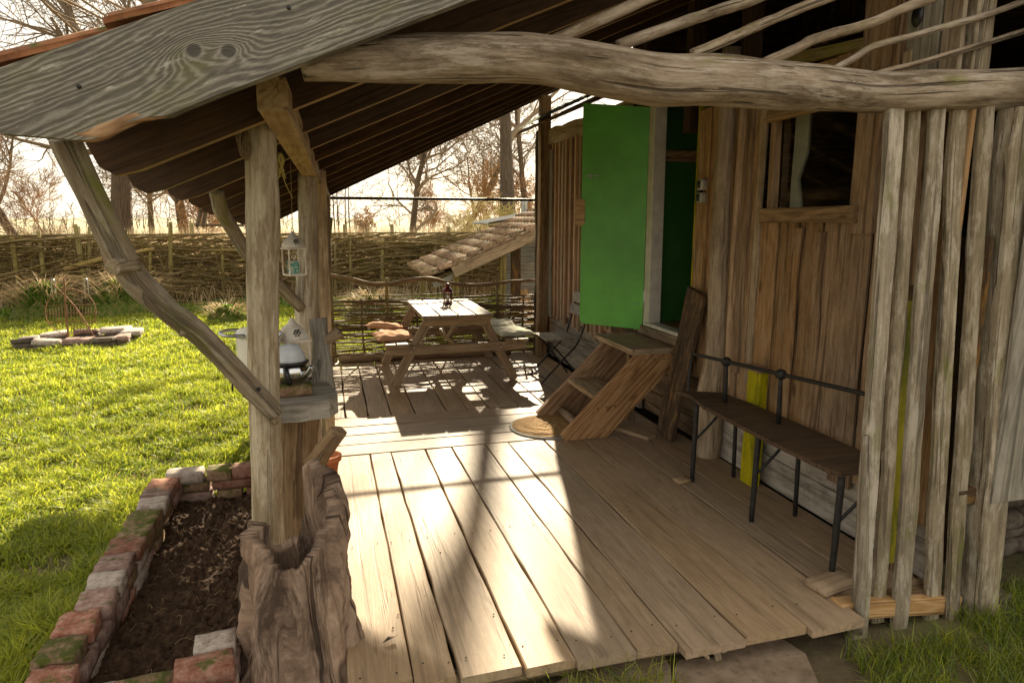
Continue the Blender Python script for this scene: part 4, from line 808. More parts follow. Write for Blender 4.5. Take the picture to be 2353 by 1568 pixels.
# ---------------------------------------------------------------- raised brick bed
bed = thing('brick_bed', 'raised bed edged with old loose bricks full of dark soil', 'raised bed', (-.75, 3.5, GZ))
mats = dict(r=M_brick_red, g=M_brick_grey, p=M_brick_purple, m=M_brick_moss)
left = [(4.37, 'r'), (4.25, 'p'), (4.08, 'g'), (3.90, 'm'), (3.73, 'm'), (3.55, 'r'), (3.38, 'p'), (3.22, 'g'), (3.05, 'p'), (2.87, 'r'), (2.69, 'm'), (2.51, 'r'), (2.33, 'p'), (2.16, 'g')]
for i, (y, k) in enumerate(left): lump('brick', (-1.03+rnd.uniform(-.018, .018), y, .047+rnd.uniform(-.005, .006)), (.155+rnd.uniform(-.015, .015), .165+rnd.uniform(-.015, .004), .066), mats[k], bed, rnd.uniform(-.10, .10), rnd.uniform(-.05, .05), rnd.uniform(-.05, .05), amp=.13, r=.08, n=5)
for j in range(2):
    y = 2.1+.1*j
    while y < 4.45: lump('brick', (-1.01+rnd.uniform(-.015, .015), y, -.02-.066*j), (.10, .205, .064), mats[rnd.choice('rpmg')], bed, rnd.uniform(-.04, .04), amp=.05, r=.08); y += .212
for x, k, wx in ((-.94, 'g', .22), (-.735, 'm', .15), (-.58, 'r', .15), (-.42, 'p', .16)): lump('brick', (x, 4.56-.0*x, .05), (wx, .12, .075), mats[k], bed, rnd.uniform(-.04, .04), amp=.06, r=.12, n=4)
for j, row in enumerate((((-.88, .16, 'm'), (-.66, .24, 'r'), (-.42, .2, 'p')), ((-.88, .18, 'p'), (-.68, .15, 'm'), (-.50, .15, 'r')))):
    for x, wx, k in row: lump('brick', (x, 4.56, -.018-.066*j), (wx, .11, .062), mats[k], bed, rnd.uniform(-.03, .03), amp=.05, r=.08)
for (x, y, z, k, wx, wy, rz) in ((-.485, 2.60, .045, 'g', .15, .12, .1), (-.50, 2.455, .05, 'r', .20, .125, .12), (-.70, 2.43, .02, 'm', .2, .11, .08), (-.88, 2.42, .02, 'g', .17, .11, .05), (-.66, 2.29, .02, 'g', .2, .12, .1), (-.47, 2.30, .02, 'm', .17, .12, .1), (-.88, 2.28, 0, 'r', .2, .12, 0)):
    lump('brick', (x, y, z), (wx, wy, .07), mats[k], bed, rz, amp=.07, r=.12, n=4); lump('brick', (x+.01, y, z-.068), (wx, wy, .066), mats['p'], bed, rz, amp=.07, r=.1)
n = 110; V, F = [], []; m_ = 170
for j in range(m_+1):
    for i in range(n+1):
        x = -1.0+.78*i/n; y = 2.15+2.42*j/m_; q = Vector((x, y, 0))
        z = -.10+.035*noise.noise(q*3)+.036*noise.noise(q*9)+.030*abs(noise.noise(q*21))+.024*noise.noise(q*43)
        V.append((x, y, z))
for j in range(m_):
    for i in range(n): F.append((j*(n+1)+i, j*(n+1)+i+1, (j+1)*(n+1)+i+1, (j+1)*(n+1)+i))
so_ = add('soil', mesh('soil', V, F, V, False), M_soil, bed); so_['kind'] = 'stuff'
V, F = [], []
for k in range(900):      # crumbs of earth
    x, y = rnd.uniform(-.93, -.3), rnd.uniform(2.35, 4.45); s = rnd.uniform(.004, .014); b = len(V); z = -.095+.035*noise.noise(Vector((x, y, 0))*3)+.03*noise.noise(Vector((x, y, 0))*9)
    for dx, dy, dz in ((1, 0, 0), (-1, .3, 0), (0, 1, .2), (0, -1, .1), (0, 0, 1), (0, 0, -1)): V.append((x+dx*s*rnd.uniform(.6, 1.3), y+dy*s*rnd.uniform(.6, 1.3), z+dz*s))
    F += [(b, b+2, b+4), (b+2, b+1, b+4), (b+1, b+3, b+4), (b+3, b, b+4), (b+2, b, b+5), (b+1, b+2, b+5), (b+3, b+1, b+5), (b, b+3, b+5)]
o = add('soil_crumbs', mesh('crumbs', V, F, V), M_soil, bed); o['kind'] = 'stuff'
V, F, T = [], [], []
for k in range(85):      # dry roots in the soil
    x, y = rnd.uniform(-.92, -.32), rnd.uniform(2.3, 4.4); z = -.075+.03*noise.noise(Vector((x, y, 0))*3); a = rnd.uniform(0, 6.3); Lr = rnd.uniform(.02, .075)
    pts = [Vector((x+math.cos(a+.5*rnd.uniform(-1, 1)*t)*Lr*t, y+math.sin(a)*Lr*t, z+.02*math.sin(t*3)+rnd.uniform(0, .01))) for t in (0, .3, .6, 1)]
    tube_data(pts, [.0008]*4, 3, V, F)
o = add('dry_roots', mesh('roots', V, F, None, False, [rnd.random() for _ in V]), M_straw, bed); o['kind'] = 'stuff'
# ---------------------------------------------------------------- fire pit on the lawn
fp = thing('fire_pit', 'low fire pit ringed with flat stones on the lawn', 'fire pit', (-3.55, 11.1, GZ))
ring = [(-4.18, 10.95, .34, .2, 0), (-3.85, 10.83, .42, .19, .05), (-3.45, 10.78, .40, .2, 0), (-3.12, 10.72, .36, .2, -.12), (-2.93, 10.95, .24, .36, .1), (-2.90, 11.32, .26, .36, 0), (-3.18, 11.62, .40, .22, .1), (-3.6, 11.66, .42, .22, -.05), (-4.0, 11.52, .38, .22, .3), (-4.22, 11.24, .24, .34, .2)]
for x, y, sx, sy, rz in ring:
    lump('stone', (x, y, GZ+.115+rnd.uniform(-.015, .02)), (sx*rnd.uniform(.75, 1.1), sy, .065), rnd.choice((M_brick_grey, M_brick_purple, M_stone)), fp, rz, rnd.uniform(-.14, .14), rnd.uniform(-.10, .10), .16, 3, .2); lump('stone', (x*.99-.03, y, GZ+.045), (sx*.8, sy*.9, .09), M_stone, fp, rz, amp=.1, r=.2)
ash = lathe('ash_bed', [(0, 0), (.62, 0), (.5, .03), (0, .035)], M_soil, fp, (-3.55, 11.2, GZ+.02), 16)
gr = thing('wire_grill', 'round rusty wire grill with two loop handles standing in the fire pit', 'grill', (-3.62, 11.15, GZ)); gc = Vector((-3.62, 11.15, .33)); R_ = .325
stick('rim', [gc+Vector((R_*math.cos(a), .06*math.sin(a), R_*math.sin(a))) for a in np.linspace(0, 2*math.pi, 26)], .006, M_rust, gr, 5, 2, 0)
for k in range(-8, 9):
    x = k*.038; h_ = math.sqrt(R_*R_-x*x); stick('wire', [gc+Vector((x, -.06*h_/R_, -h_)), gc+Vector((x, .06*h_/R_*.2, h_*.25))], .003, M_rust, gr, 4, 2, 0)
for z in (-.02, .10, -.14): h_ = math.sqrt(R_*R_-z*z); stick('wire', [gc+Vector((-h_-.05, 0, z)), gc+Vector((h_+.05, 0, z))], .0035, M_rust, gr, 4, 2, 0)
for x in (-.20, .22): stick('handle', [gc+Vector((x-.028, .05, .18)), gc+Vector((x-.02, .05, .44)), gc+Vector((x, .05, .475)), gc+Vector((x+.022, .05, .44)), gc+Vector((x+.018, .05, .20))], .0055, M_steel, gr, 5, 3, 0)
o = stick('rusty_rod', [(-3.66, 11.05, GZ), (-3.65, 11.05, .35), (-3.62, 11.04, .83)], .011, M_rust, None, 6, 3, .05); tag(o, 'rusty iron rod standing upright in the fire pit', 'rod')
o = stick('rusty_bar', [(-3.30, 11.0, GZ+.1), (-3.55, 11.1, .42), (-3.83, 11.2, .74)], .011, M_rust, None, 6, 3, .05); tag(o, 'rusty iron bar leaning diagonally across the wire grill', 'rod')
# ---------------------------------------------------------------- brushwood hedge
hg = thing('brushwood_hedge', 'long dead hedge of woven brushwood across the end of the garden', 'hedge', (-4, 16.2, GZ)); HY = 16.2
for px, pt_, pb, r, ln in ((38, 545, 700, .05, .3), (98, 530, 690, .045, .25), (186, 515, 680, .055, .35), (205, 520, 675, .035, 0), (345, 560, 670, .035, 0), (392, 510, 690, .05, .02), (512, 560, 690, .035, .05), (770, 560, 690, .035, 0), (805, 545, 700, .035, .05), (878, 548, 660, .05, .0), (1000, 560, 640, .04, 0)):
    a, b = P(px+10*ln*4, pb, Y=HY-.25), P(px, pt_, Y=HY-.25); b = Vector((b.x-ln*.3, b.y, b.z)); stick('stake', [a, (a+b)/2, b], [r, r*.95, r*.8], W_stake, hg, 8, 3, .1)
V, F, G = [], [], []
for k in range(4600):
    x = rnd.uniform(-13, 5.2); z = GZ+(rnd.random()**.85)*1.42*(1-.03*max(0, x)); Ls = rnd.uniform(.5, 2.1); y = HY+rnd.gauss(.08, .22)-.1*(z < .6); sl2 = rnd.gauss(0, .16)+(.5 if rnd.random() < .05 else 0)*rnd.choice((-1, 1))
    r = rnd.choice((.005, .007, .009, .013, .018)); sag = rnd.uniform(-.05, .08); pts = []
    for t in (0, .3, .65, 1): pts.append(Vector((x+Ls*t, y+.06*math.sin(t*5+k), min(1.32, z+sl2*Ls*t+sag*math.sin(math.pi*t)))))
    tube_data(pts, [r, r*.9, r*.75, r*.5], 4 if r > .01 else 3, V, F, G, caps=False)
o = add('brushwood', mesh('brushwood', V, F, G), W_pile, hg); o['kind'] = 'stuff'
V, F, G = [], [], []
for k in range(900):       # upright and slanting twigs
    x = rnd.uniform(-13, 5); z = GZ+rnd.uniform(0, .7); Ls = rnd.uniform(.4, 1.3); a = rnd.gauss(0, .5); y = HY+rnd.gauss(-.12, .15)
    pts = [Vector((x+math.sin(a)*Ls*t+.05*math.sin(3*t+k), y+.04*math.sin(t*4+k), z+math.cos(a)*Ls*t)) for t in (0, .4, .7, 1)]
    tube_data(pts, [.005, .0045, .0035, .002], 3, V, F, G, caps=False)
o = add('twigs', mesh('twigs', V, F, G), W_pile, hg); o['kind'] = 'stuff'
for (x0, z0, x1, z1, r) in ((-5.2, .62, -3.5, 1.02, .06), (-3.9, .2, -2.9, .55, .05), (-1.9, .75, .2, .95, .03), (-6.5, 1.15, -4.6, 1.24, .03), (.5, .9, 2.6, 1.05, .03), (-.9, .4, .9, .45, .03), (1.1, 1.1, 3.2, 1.0, .035), (-2.6, .98, -.6, .85, .028)):
    stick('branch', [(x0, HY-.28, z0), ((x0+x1)/2, HY-.3, (z0+z1)/2+.05), (x1, HY-.26, z1)], [r, r*.9, r*.6], W_pile, hg, 7, 4, .15)
# ---------------------------------------------------------------- blade helper (grass, reeds, straw)
rng = np.random.default_rng(5)
def blades(name, x, y, z, h, wd_, lean, mat, tint, az=None, curl=.5):
    n = len(x); a = rng.uniform(0, 2*np.pi, n) if az is None else az; f = rng.uniform(0, 2*np.pi, n)
    cx, cy = np.cos(a), np.sin(a); wx, wy = np.cos(f)*wd_, np.sin(f)*wd_
    b = np.stack([x, y, z], 1); m_ = np.stack([x+cx*lean*h*.35, y+cy*lean*h*.35, z+h*(.62-.1*lean)], 1); tp = np.stack([x+cx*lean*h*(1+curl*.3), y+cy*lean*h*(1+curl*.3), z+h*np.clip(1-.38*lean*curl*1.6, .3, 1)], 1)
    wv = np.stack([wx, wy, np.zeros(n)], 1); V = np.empty((n, 5, 3), np.float32)
    V[:, 0] = b-wv; V[:, 1] = b+wv; V[:, 2] = m_-wv*.75; V[:, 3] = m_+wv*.75; V[:, 4] = tp
    i0 = np.arange(n)*5; me = bpy.data.meshes.new(name); me.vertices.add(n*5); me.vertices.foreach_set('co', V.ravel())
    quads = np.stack([i0, i0+1, i0+3, i0+2], 1); tris = np.stack([i0+2, i0+3, i0+4], 1)
    loops = np.concatenate([quads.ravel(), tris.ravel()]).astype(np.int32); me.loops.add(len(loops)); me.loops.foreach_set('vertex_index', loops)
    st = np.concatenate([np.arange(n)*4, 4*n+np.arange(n)*3]).astype(np.int32); me.polygons.add(2*n); me.polygons.foreach_set('loop_start', st)
    me.update(calc_edges=True); at = me.attributes.new('tint', 'FLOAT', 'POINT'); at.data.foreach_set('value', np.repeat(np.clip(tint, 0, 1), 5).astype(np.float32)); me.validate()
    return add(name, me, mat)
def fbm(x, y, s=1., k=0):
    return (np.sin(x*1.7*s+k+1.3*np.sin(y*1.1*s+k))*np.cos(y*1.9*s-k+1.1*np.sin(x*.9*s))+.5*np.sin(x*4.1*s+2*k+y*2.3*s)*np.cos(y*4.7*s-x*1.3*s+k))/1.5
def lawn(n):
    d = 2.4*np.exp(rng.uniform(0, 1, n*3)*np.log(16.5/2.4)); th = np.radians(rng.uniform(-40, 26, n*3)); x = d*np.sin(th); y = d*np.cos(th)
    keep = (y > 2.1) & (y < 15.9) & ~((x > -1.14) & (x < -.16) & (y < 4.66)) & ~((x > -.20) & (x < 2.75) & (y < 8.35)) & ~(x > 2.6) & ~((np.abs(x+3.55) < .72) & (np.abs(y-11.2) < .5)) & ~((x > -1.1) & (y < 2.5))
    cl = fbm(x, y, 1.3); cl2 = fbm(x, y, 5, 2.); bare = (fbm(x, y, 1.1, 4.) < -.62) & (rng.uniform(0, 1, n*3) < .75) & (y < 7)
    keep &= ~bare & (rng.uniform(0, 1, n*3) < np.clip(.75+.5*cl2, .12, 1)); i = np.flatnonzero(keep)[:n]; x, y, d, cl, cl2 = x[i], y[i], d[i], cl[i], cl2[i]
    h = (.045+.045*rng.uniform(0, 1, len(x))+.035*np.clip(cl2, -1, 1)+.02*cl)*(1+.02*d); edge = (np.abs(x+1.2) < .14) & (y < 4.6) | (np.abs(x+.25) < .2) & (y > 4.6) & (y < 9); h = np.clip(h, .025, .2)+edge*rng.uniform(0, .09, len(x))
    blades('grass', x, y, gz(x, y)-.01, h, .0014+.00085*d**.8, rng.uniform(.2, 1.2, len(x)), M_grass, .45+.28*rng.normal(0, 1, len(x))+.18*cl)
    return tag(bpy.context.scene.objects['grass'], 'bright green lawn grass left of the porch', None, None, 'stuff')
lawn(270000)
def patch(name, label, n, fx, fy, cond, hlo, hhi, wd_, mat, tint0=.3, leanhi=1.1):
    x = rng.uniform(*fx, n); y = rng.uniform(*fy, n); k = cond(x, y); x, y = x[k], y[k]
    o = blades(name, x, y, gz(x, y)-.01, rng.uniform(hlo, hhi, len(x)), wd_, rng.uniform(.15, leanhi, len(x)), mat, tint0+.3*rng.normal(0, 1, len(x))); return tag(o, label, None, None, 'stuff')
patch('grass_tufts', 'dark green grass growing by the slat screen and stones', 15000, (1.95, 3.9), (1.1, 2.36), lambda x, y: (fbm(x, y, 5, 1) > -.5) & ((y < 2.16) | (x > 2.72)) & (x > 1.98+.25*np.sin(y*9)*.3), .05, .16, .0022, M_grass, .25)
patch('grass_tufts', 'green tufts pushing up along the front edge of the deck', 3200, (.1, 1.22), (1.75, 2.26), lambda x, y: (fbm(x*2, y, 4, 3) > -.1) & (y < 2.24-.04*x), .07, .22, .0022, M_grass, .45)
patch('dead_grass', 'dry dead grass stems on the ground before the slat screen', 900, (1.9, 3.2), (1.3, 2.15), lambda x, y: fbm(x, y, 4, 6) > .0, .03, .10, .0014, M_straw, .4, 2.2)
patch('dead_lawn_grass', 'scattered dry blades among the lawn grass', 16000, (-7, -.2), (2.6, 15.5), lambda x, y: (fbm(x, y, 1.9, 3) > -.1) & ~((x > -1.16) & (y < 4.7)), .03, .09, .004, M_straw, .6, 1.8)
patch('grass_strip', 'weedy grass beyond the wattle fence around the coop', 26000, (-1.2, 7), (8.4, 15.8), lambda x, y: fbm(x, y, 2, 1) > -.5, .05, .14, .008, M_grass, .5)
patch('weeds', 'low leafy weeds and litter along the foot of the brushwood hedge', 9000, (-11, 2), (14.2, 16.0), lambda x, y: fbm(x, y, 2.2, 2) > -.1, .05, .20, .018, M_herb, .4)
patch('dead_stalks', 'pale dead stalks leaning along the brushwood hedge', 2600, (-11, 4), (14.8, 16.1), lambda x, y: fbm(x, y, 3, 5) > -.3, .15, .75, .006, M_straw, .4, .9)
x = rng.uniform(-18, 12, 26000); y = 17.2+rng.uniform(0, 1, 26000)**1.6*16
tag(blades('reeds', x, y, np.full(len(x), GZ), rng.uniform(.7, 1.75, len(x))*(.6+.4*(fbm(x, y, .7) > -.4)), .012+.006*rng.uniform(0, 1, len(x)), rng.uniform(0, .35, len(x)), M_reed, .5+.3*rng.normal(0, 1, len(x))), 'band of pale dry reeds behind the brushwood hedge', None, None, 'stuff')
# mounds covered with moss and straw
def mound(label, c, r, h, n):
    t = thing('grass_mound', label, 'mound', (c[0], c[1], GZ), 'mossy mounds before the hedge'); V, F = [], []; A, B = 22, 9
    for j in range(B+1):
        for i in range(A):
            a = 2*math.pi*i/A; q = j/B; rr = r*(1-q)**.6*(1+.2*noise.noise(Vector((math.cos(a)*2, math.sin(a)*2, q*3+c[0])))); V.append((c[0]+rr*math.cos(a), c[1]+rr*.8*math.sin(a), GZ-.02+h*q**.8+.04*noise.noise(Vector((math.cos(a)*3, math.sin(a)*3, q*5)))))
    for j in range(B):
        for i in range(A): i2 = (i+1) % A; F.append((j*A+i, j*A+i2, (j+1)*A+i2, (j+1)*A+i))
    add('hump', mesh('hump', V, F, V, True), M_moss, t)
    for nm, m_, cnt, hh, ti in (('straw', M_straw, n, .5, .4), ('leaves', M_herb, n*2, .16, .45)):
        a = rng.uniform(0, 6.283, cnt); q = rng.uniform(.3, 1, cnt); rr = r*(1-q)**.6*.95
        o = blades(nm, c[0]+rr*np.cos(a), c[1]+rr*.8*np.sin(a), GZ+h*q**.8-.02, rng.uniform(.4, 1, cnt)*hh*(h/.5), np.full(cnt, .007 if nm == 'straw' else .016), rng.uniform(1.0, 2.0, cnt) if nm == 'straw' else rng.uniform(.3, 1.2, cnt), m_, ti+.3*rng.normal(0, 1, cnt), a, 1.2)
        o.parent = t; o.matrix_parent_inverse = WM[t].inverted(); o['kind'] = 'stuff'
mound('mossy hump with drooping straw behind the fire pit', (-5.05, 14.3), .62, .62, 230)
mound('grassy hump left of the big brace before the hedge', (-3.75, 14.4), .70, .66, 280)
mound('straw covered tussock beyond the wattle fence', (.75, 12.6), .5, .42, 260)
mound('low straw tussock beside the hedge near the front post', (-1.75, 12.9), .4, .3, 150)
stp = stick('broken_tree', [(-4.05, 14.75, GZ), (-4.02, 14.75, .5), (-4.06, 14.74, 1.02), (-4.1, 14.74, 1.2)], [.16, .14, .10, .03], W_drift, None, 9, 4, .35); tag(stp, 'broken splintered tree rising from the grassy hump', 'tree')
# ---------------------------------------------------------------- coop with lichened tile roof behind the wattle fence
cp = thing('chicken_coop', 'low coop with lichened clay tile roof behind the wattle fence', 'coop', (3, 12, GZ))
CY = 10.6; e0 = P(985, 640, Y=CY); e1 = P(1228, 530, Y=CY); cm = (e1.z-e0.z)/(e1.x-e0.x)
def cz(x): return e0.z+cm*(x-e0.x)
b0, b1 = P(1038, 622, Y=CY), P(1300, 517, Y=CY)
board('barge_board', (1.90, CY, cz(1.90)-.06), (4.4, CY, cz(4.4)-.06), .20, .035, (0, -1, 0), W_pale, cp, wob=.006)
board('rafter', (1.60, CY+.05, cz(1.6)-.15), (2.2, CY+.05, cz(2.2)-.12), .09, .05, (0, -1, 0), W_grey, cp)
TM2 = tile_mesh(.30, .20, .032); TM2.materials.append(M_tile2)
for r in range(12):
    for c in range(12):
        xr = e0.x-.05+.235*r; yy = CY-.02+.20*c+.22; p = Vector((xr, yy, cz(xr)+.05+.02*noise.noise(Vector((r, c, 0)))))
        M = frame(p, p+Vector((1, 0, cm-.05)), (-cm, 0, 1)) @ Matrix.Rotation(rnd.uniform(-.04, .04), 4, 'Z'); add('roof_tile', TM2, None, cp, M)
board('roof_boarding', (e0.x+.05, CY+1.3, cz(e0.x+.05)-.03), (4.4, CY+1.3, cz(4.4)-.03), 2.5, .02, (-cm, 0, 1), W_dark, cp)
for x_, y_ in ((1.95, CY+.06), (2.12, CY+.9), (1.72, CY+2.3), (2.72, CY+.06)): board('post', (x_, y_, GZ), (x_, y_, cz(x_)-.08), .09, .08, (0, -1, 0), W_stake, cp)
board('post', (2.95, CY+.1, GZ), (2.95, CY+.1, cz(2.95)-.1), .16, .05, (0, -1, 0), W_dark, cp)
for k in range(5): board('wall_plank', (3.02, CY+.3, .05+.2*k), (4.4, CY+.3, .05+.2*k), .19, .025, (0, -1, 0), W_grey, cp)
board('lean_board', (3.25, CY+.2, GZ), (3.1, CY+.22, .5), .2, .02, (0, -1, 0), W_fresh, cp); board('lean_board', (3.5, CY+.15, GZ), (3.6, CY+.2, .75), .25, .02, (0, -1, 0), W_dark, cp)
for k in range(8): stick('mesh_wire', [(2.18+.075*k, CY+.12, GZ), (2.18+.075*k, CY+.12, cz(2.18+.075*k)-.15)], .0035, M_rust, cp, 4, 2, 0)
for k in range(9): stick('mesh_wire', [(2.16, CY+.12, -.05+.1*k), (2.78, CY+.12, -.05+.1*k)], .0035, M_rust, cp, 4, 2, 0)
sd2 = thing('corrugated_shed', 'shed with pale corrugated roof behind the coop', 'shed', (4.6, 13.6, GZ)); SY = 13.2
a = P(1122, 516, Y=SY); b = P(1240, 494, Y=SY); V, F = [], []
for i in range(57):
    u = i/56; yy = SY+1.5*u; zz = .025*math.cos(i*math.pi/2)
    for t in (0, 1, 2): x_ = a.x+(b.x-a.x)*1.8*t/2; V.append((x_, yy, a.z+(b.z-a.z)*1.8*t/2+zz+.02))
for i in range(56):
    for t in range(2): F.append((i*3+t, i*3+t+1, i*3+t+4, i*3+t+3))
add('roof_sheet', mesh('sheet', V, F, V, True), M_corr, sd2)
board('wall', (a.x+.25, SY+.1, .55), (a.x+2.4, SY+.1, .55), 1.45, .05, (0, -1, 0), W_grey, sd2, wob=0); board('fascia', (a.x+.02, SY+.02, a.z-.06), (b.x+.9, SY+.02, b.z+.1), .09, .03, (0, -1, 0), W_dark, sd2)
lathe('chimney', [(0, 0), (.07, 0), (.07, .4), (.09, .41), (.09, .46), (0, .47)], M_steel, sd2, P(1204, 498, Y=14.2)-Vector((0, 0, .1)), 14)
# ---------------------------------------------------------------- hunting stand, field posts
ts = thing('lookout_stand', 'rough pole lookout stand on the field behind the hedge', 'stand', P(495, 520, Y=27)); 
for (x0, x1) in ((452, 468), (466, 474), (520, 500), (540, 535)): stick('pole', [P(x0, 522, Y=27), P((x0+x1)/2+3, 480, Y=27), P(x1, 430, Y=27)], .07, W_bark, ts, 6, 3, .15)
for q0, q1 in (((452, 452), (545, 448)), ((458, 470), (540, 468)), ((458, 482), (510, 482)), ((472, 450), (530, 512)), ((480, 490), (500, 488)), ((440, 516), (560, 518)), ((448, 446), (548, 444))): stick('crossbar', [P(*q0, Y=26.9), P(*q1, Y=26.9)], .055, W_bark, ts, 6, 3, .15)
for i, (px, t_) in enumerate(((178, 520), (440, 512), (640, 510), (792, 515), (845, 522), (900, 515), (1030, 520), (1100, 524))):
    a = P(px, 560, Y=20.5); b = P(px, t_, Y=20.5); o = stick('field_post', [Vector((a.x, a.y, GZ)), b], .06, W_stake, None, 7, 3, .08)
    tag(o, ('field fence post left of the spreading tree', 'field fence post just left of the lookout stand', 'field fence post half hidden by the front post', 'first field fence post seen right of the eave posts', 'second field fence post right of the eave posts', 'field fence post left below the gnarled tree', 'field fence post left of the pale shrubs', 'field fence post nearest the coop roof')[i], 'post', 'field fence posts behind the hedge')
# ---------------------------------------------------------------- bare trees
def grow(p, d, Ln, r, lvl, st):
    n = 5 if lvl < 2 else 4; pts = [p.copy()]; dd = d.copy(); R = st['rnd']
    for i in range(n):
        j = Vector((R.gauss(0, 1), R.gauss(0, 1), R.gauss(0, .8)))*st['wander']*(.45 if lvl == 0 else 1); dd = (dd+j+Vector((0, 0, st['up']*(.4 if lvl else .2)))).normalized(); pts.append(pts[-1]+dd*Ln/n)
    rad = [max(st['rmin'], r*(1-.62*i/n)) for i in range(n+1)]
    if lvl == 0: rad = [r*(1-st['tp']*i/n)*(1.25 if i == 0 else 1) for i in range(n+1)]
    key = 'trunk' if lvl == 0 else 'crown'; tube_data(pts, rad, (9, 6, 4, 3, 3, 3)[lvl], st[key][0], st[key][1], st[key][2], .12 if lvl < 2 else 0, R.random()*9, caps=False)
    if lvl >= st['lv']: return
    for _ in range(st['kids'][lvl]):
        t = R.uniform(st['lo'] if lvl == 0 else .15, 1.0)*n; i = min(n-1, int(t)); q = pts[i].lerp(pts[i+1], t-i); ax = (pts[i+1]-pts[i]).normalized()
        side = ax.orthogonal().normalized(); side.rotate(Matrix.Rotation(R.uniform(0, 6.283), 3, ax)); an = R.uniform(.5, 1.15); nd = ax*math.cos(an)+side*math.sin(an)
        if lvl == 0: nd.z = nd.z*.6+st['hang']
        grow(q, nd.normalized(), Ln*R.uniform(.42, .72)*(st['sp'] if lvl == 0 else 1), rad[i]*R.uniform(.38, .62), lvl+1, st)
def tree(name, label, base, H, r, seed, lv=4, kids=(9, 6, 5, 4), wander=.16, up=.05, lo=.35, sp=.8, hang=.1, dirn=(0, 0, 1), rmin=.006, group='bare trees beyond the hedge', mats=None, tp=.35):
    st = dict(rnd=random.Random(seed), wander=wander, up=up, lo=lo, sp=sp, hang=hang, rmin=rmin, tp=tp, lv=lv, kids=kids, trunk=([], [], []), crown=([], [], []))
    t = thing(name, label, 'tree' if 'shrub' not in name else 'shrub', base, group); grow(Vector(base)+Vector((0, 0, -.1)), Vector(dirn).normalized(), H, r, 0, st)
    m_ = mats or (W_bark, W_twig)
    for k, m2 in zip(('trunk', 'crown'), m_): add(k, mesh(k, *st[k], smooth=True), m2, t)
def gp(px, Y): q = P(px, 505, Y=Y); return (q.x, Y, GZ+.2)
tree('tall_tree', 'tall straight bare tree with a thick dark trunk behind the corrugated shed', gp(1169, 30), 17, .37, 11, 4, (12, 5, 4, 3), .04, .02, .22, .42, .05, rmin=.011, tp=.88)
tree('spreading_tree', 'broad bare tree with level limbs behind the hedge, seen above the big brace', gp(266, 31), 8.5, .42, 23, 4, (12, 6, 5, 4), .15, .03, .35, .95, .02, rmin=.010)
tree('gnarled_tree', 'gnarled many-stemmed bare tree seen under the middle of the roof', gp(945, 40), 6.5, .19, 31, 4, (15, 7, 5, 4), .24, .06, .1, .95, .35, rmin=.014)
tree('leaning_tree', 'bare tree leaning right, between the gnarled tree and the tall trunk', gp(1050, 38), 6.2, .20, 41, 4, (8, 6, 5, 3), .12, .06, .3, .8, .3, (.55, 0, 1), rmin=.013)
tree('slender_tree', 'slender bare tree left of the lookout stand', gp(424, 33), 11, .22, 53, 4, (12, 6, 5, 3), .08, .04, .2, .5, .1, rmin=.011)
tree('slanting_tree', 'bare tree slanting to the left at the left edge of the picture', gp(62, 27), 7, .16, 61, 4, (10, 6, 5, 4), .12, .07, .2, .8, .3, (-.35, 0, 1), rmin=.009)
tree('overhanging_tree', 'bare tree whose long boughs reach in above the roof corner', (-11.5, 20, GZ), 13, .34, 77, 4, (11, 5, 4, 3), .12, .0, .25, .95, -.05, rmin=.008)
tree('slim_tree', 'slim bare tree half hidden behind the far corner post', gp(1215, 34), 8, .16, 83, 4, (9, 5, 5, 3), .12, .05, .2, .7, .2, rmin=.012)
tree('thin_tree', 'thin bare tree just right of the slender one above the hedge', gp(345, 37), 9, .13, 91, 4, (10, 6, 5, 3), .1, .05, .2, .6, .2, rmin=.012)
for i, px in enumerate((768, 778, 790, 802)):
    tree('sapling', ('leftmost thin bare sapling beside the eave end under the roof', 'second thin bare sapling from the eave end under the roof', 'third thin bare sapling from the eave end under the roof', 'rightmost of the four thin bare saplings near the eave end')[i], gp(px, 32+i), 3.4, .035, 100+i, 2, (6, 3), .06, .05, .4, .3, .2, rmin=.010, group='saplings left under the roof')
W_tan = wood('tan_twig', (.50, .33, .19), (.30, .18, .10), ring=0, stain=.1, crack=0, var=.1, bump=0); W_pale2 = wood('pale_twig', (.62, .54, .27), (.42, .34, .16), ring=0, stain=.1, crack=0, var=.1, bump=0)
for label, px, Y, H, seed, m_ in (('dense tan shrub left behind the hedge under the bare boughs', 120, 23, 2.6, 5, W_tan),  ('tan shrub right of the spreading tree behind the hedge', 470, 30, 2.4, 8, W_tan),
        ('pale yellow twiggy shrub behind the hedge left of the coop roof', 1085, 20.5, 1.35, 9, W_pale2), ('pale yellow shrub close behind the coop roof', 1140, 21.5, 1.5, 10, W_pale2), ('tan thicket beyond the pale shrubs near the tall trunk', 1110, 34, 2.8, 12, W_tan), ('tan thicket right of the tall trunk', 1200, 35, 2.8, 14, W_tan), ('low tan thicket left of the gnarled tree', 850, 38, 1.4, 15, W_tan), ('tan thicket behind the gnarled tree', 990, 44, 2.6, 16, W_tan)):
    tree('twiggy_shrub', label, gp(px, Y), H, .03, seed*7, 4, (12, 6, 5, 3), .16, .10, .02, .9, .75, rmin=.006 if Y < 25 else .011, group='leafless shrubs beyond the hedge', mats=(m_, m_))
V, F, G = [], [], []
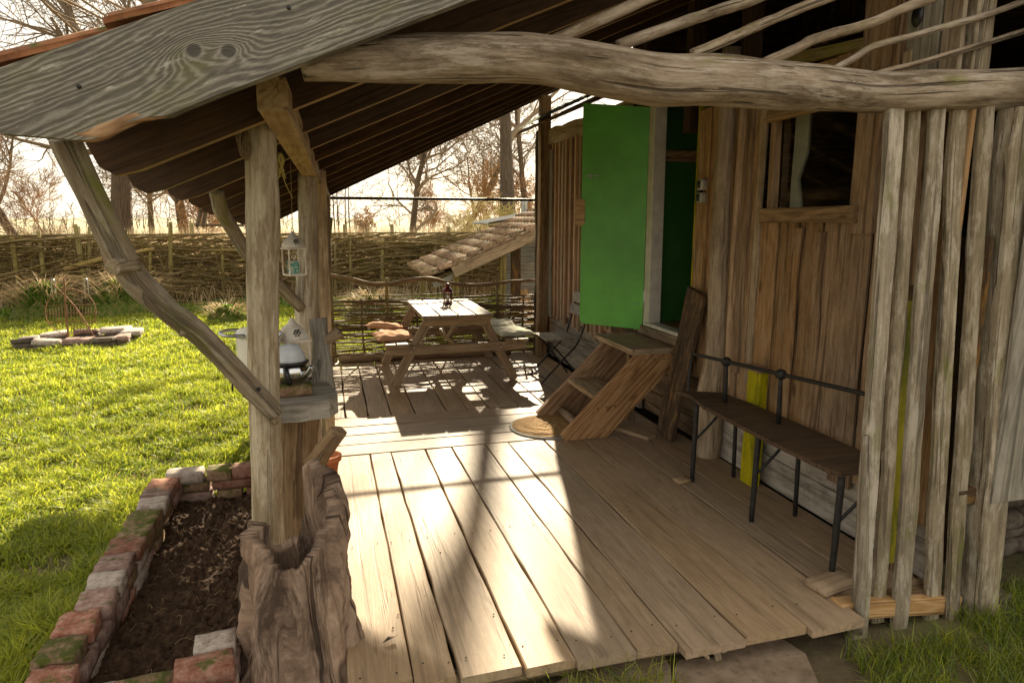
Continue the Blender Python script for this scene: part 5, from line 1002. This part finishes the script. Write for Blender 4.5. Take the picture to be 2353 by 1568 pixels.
for k in range(380):       # far wood along the horizon
    x = rnd.uniform(-130, 130); y = rnd.uniform(85, 130); h = rnd.uniform(2.0, 5.5)*(1.1 if x > 25 else .7 if x < -20 else .4); p = Vector((x, y, .2))
    tube_data([p, p+Vector((rnd.gauss(0, .2), 0, h*.5)), p+Vector((rnd.gauss(0, .5), 0, h))], [.09, .06, .03], 3, V, F, G, caps=False)
    for b in range(7):
        q = p+Vector((0, 0, h*rnd.uniform(.25, .95))); tube_data([q, q+Vector((rnd.gauss(0, 1), rnd.gauss(0, .4), rnd.uniform(.2, 1.3)))], [.04, .02], 3, V, F, G, caps=False)
tag(add('far_wood', mesh('far_wood', V, F, G), W_twig), 'low bare wood far off along the horizon', None, None, 'stuff')
# ---------------------------------------------------------------- litter on the deck
for q, lab in (((878, 1476), 'curled dark dead leaf on the front planks of the deck'), ((1598, 1500), 'dry leaf under the front edge of the deck')):
    c = P(*q, Z=.004 if q[0] < 1000 else -.10); V = [(0, 0, 0), (.03, .012, .012), (.06, .004, .006), (.03, -.014, .014), (.07, -.006, .02)]
    tag(add('dead_leaf', mesh('leaf', V, [(0, 3, 1), (1, 3, 2), (2, 3, 4)]), M_leaf, None, Matrix.Translation(c) @ Matrix.Rotation(.3, 4, 'Z')), lab, 'leaf')
V, F = [], []
for k in range(160):
    x, y = rnd.uniform(.02, 2.4), rnd.uniform(2.3, 5.6); s = rnd.uniform(.0015, .006) if x < .7 and y < 3.4 else rnd.uniform(.001, .003); b = len(V)
    V += [(x-s, y-s*.6, .002), (x+s, y-s*.4, .002), (x+s*.3, y+s, .002), (x, y, .002+s)]; F += [(b, b+1, b+3), (b+1, b+2, b+3), (b+2, b, b+3)]
tag(add('deck_litter', mesh('litter', V, F, V), M_leaf), 'dark crumbs of earth scattered on the deck', None, None, 'stuff')
for i, (q0, q1) in enumerate((((1595, 1478), (1628, 1512)), ((1660, 1495), (1690, 1470)), ((1640, 1480), (1650, 1515)))):
    o = stick('kindling', [P(*q0, Z=-.06), P(*q1, Z=-.115)], .009+.006*(i == 2), W_pale, None, 6, 3, .2); tag(o, ('thin pale stick poking out under the front edge of the deck', 'grey stick under the deck edge beside the concrete', 'stubby grey piece of wood wedged under the deck')[i], 'stick')
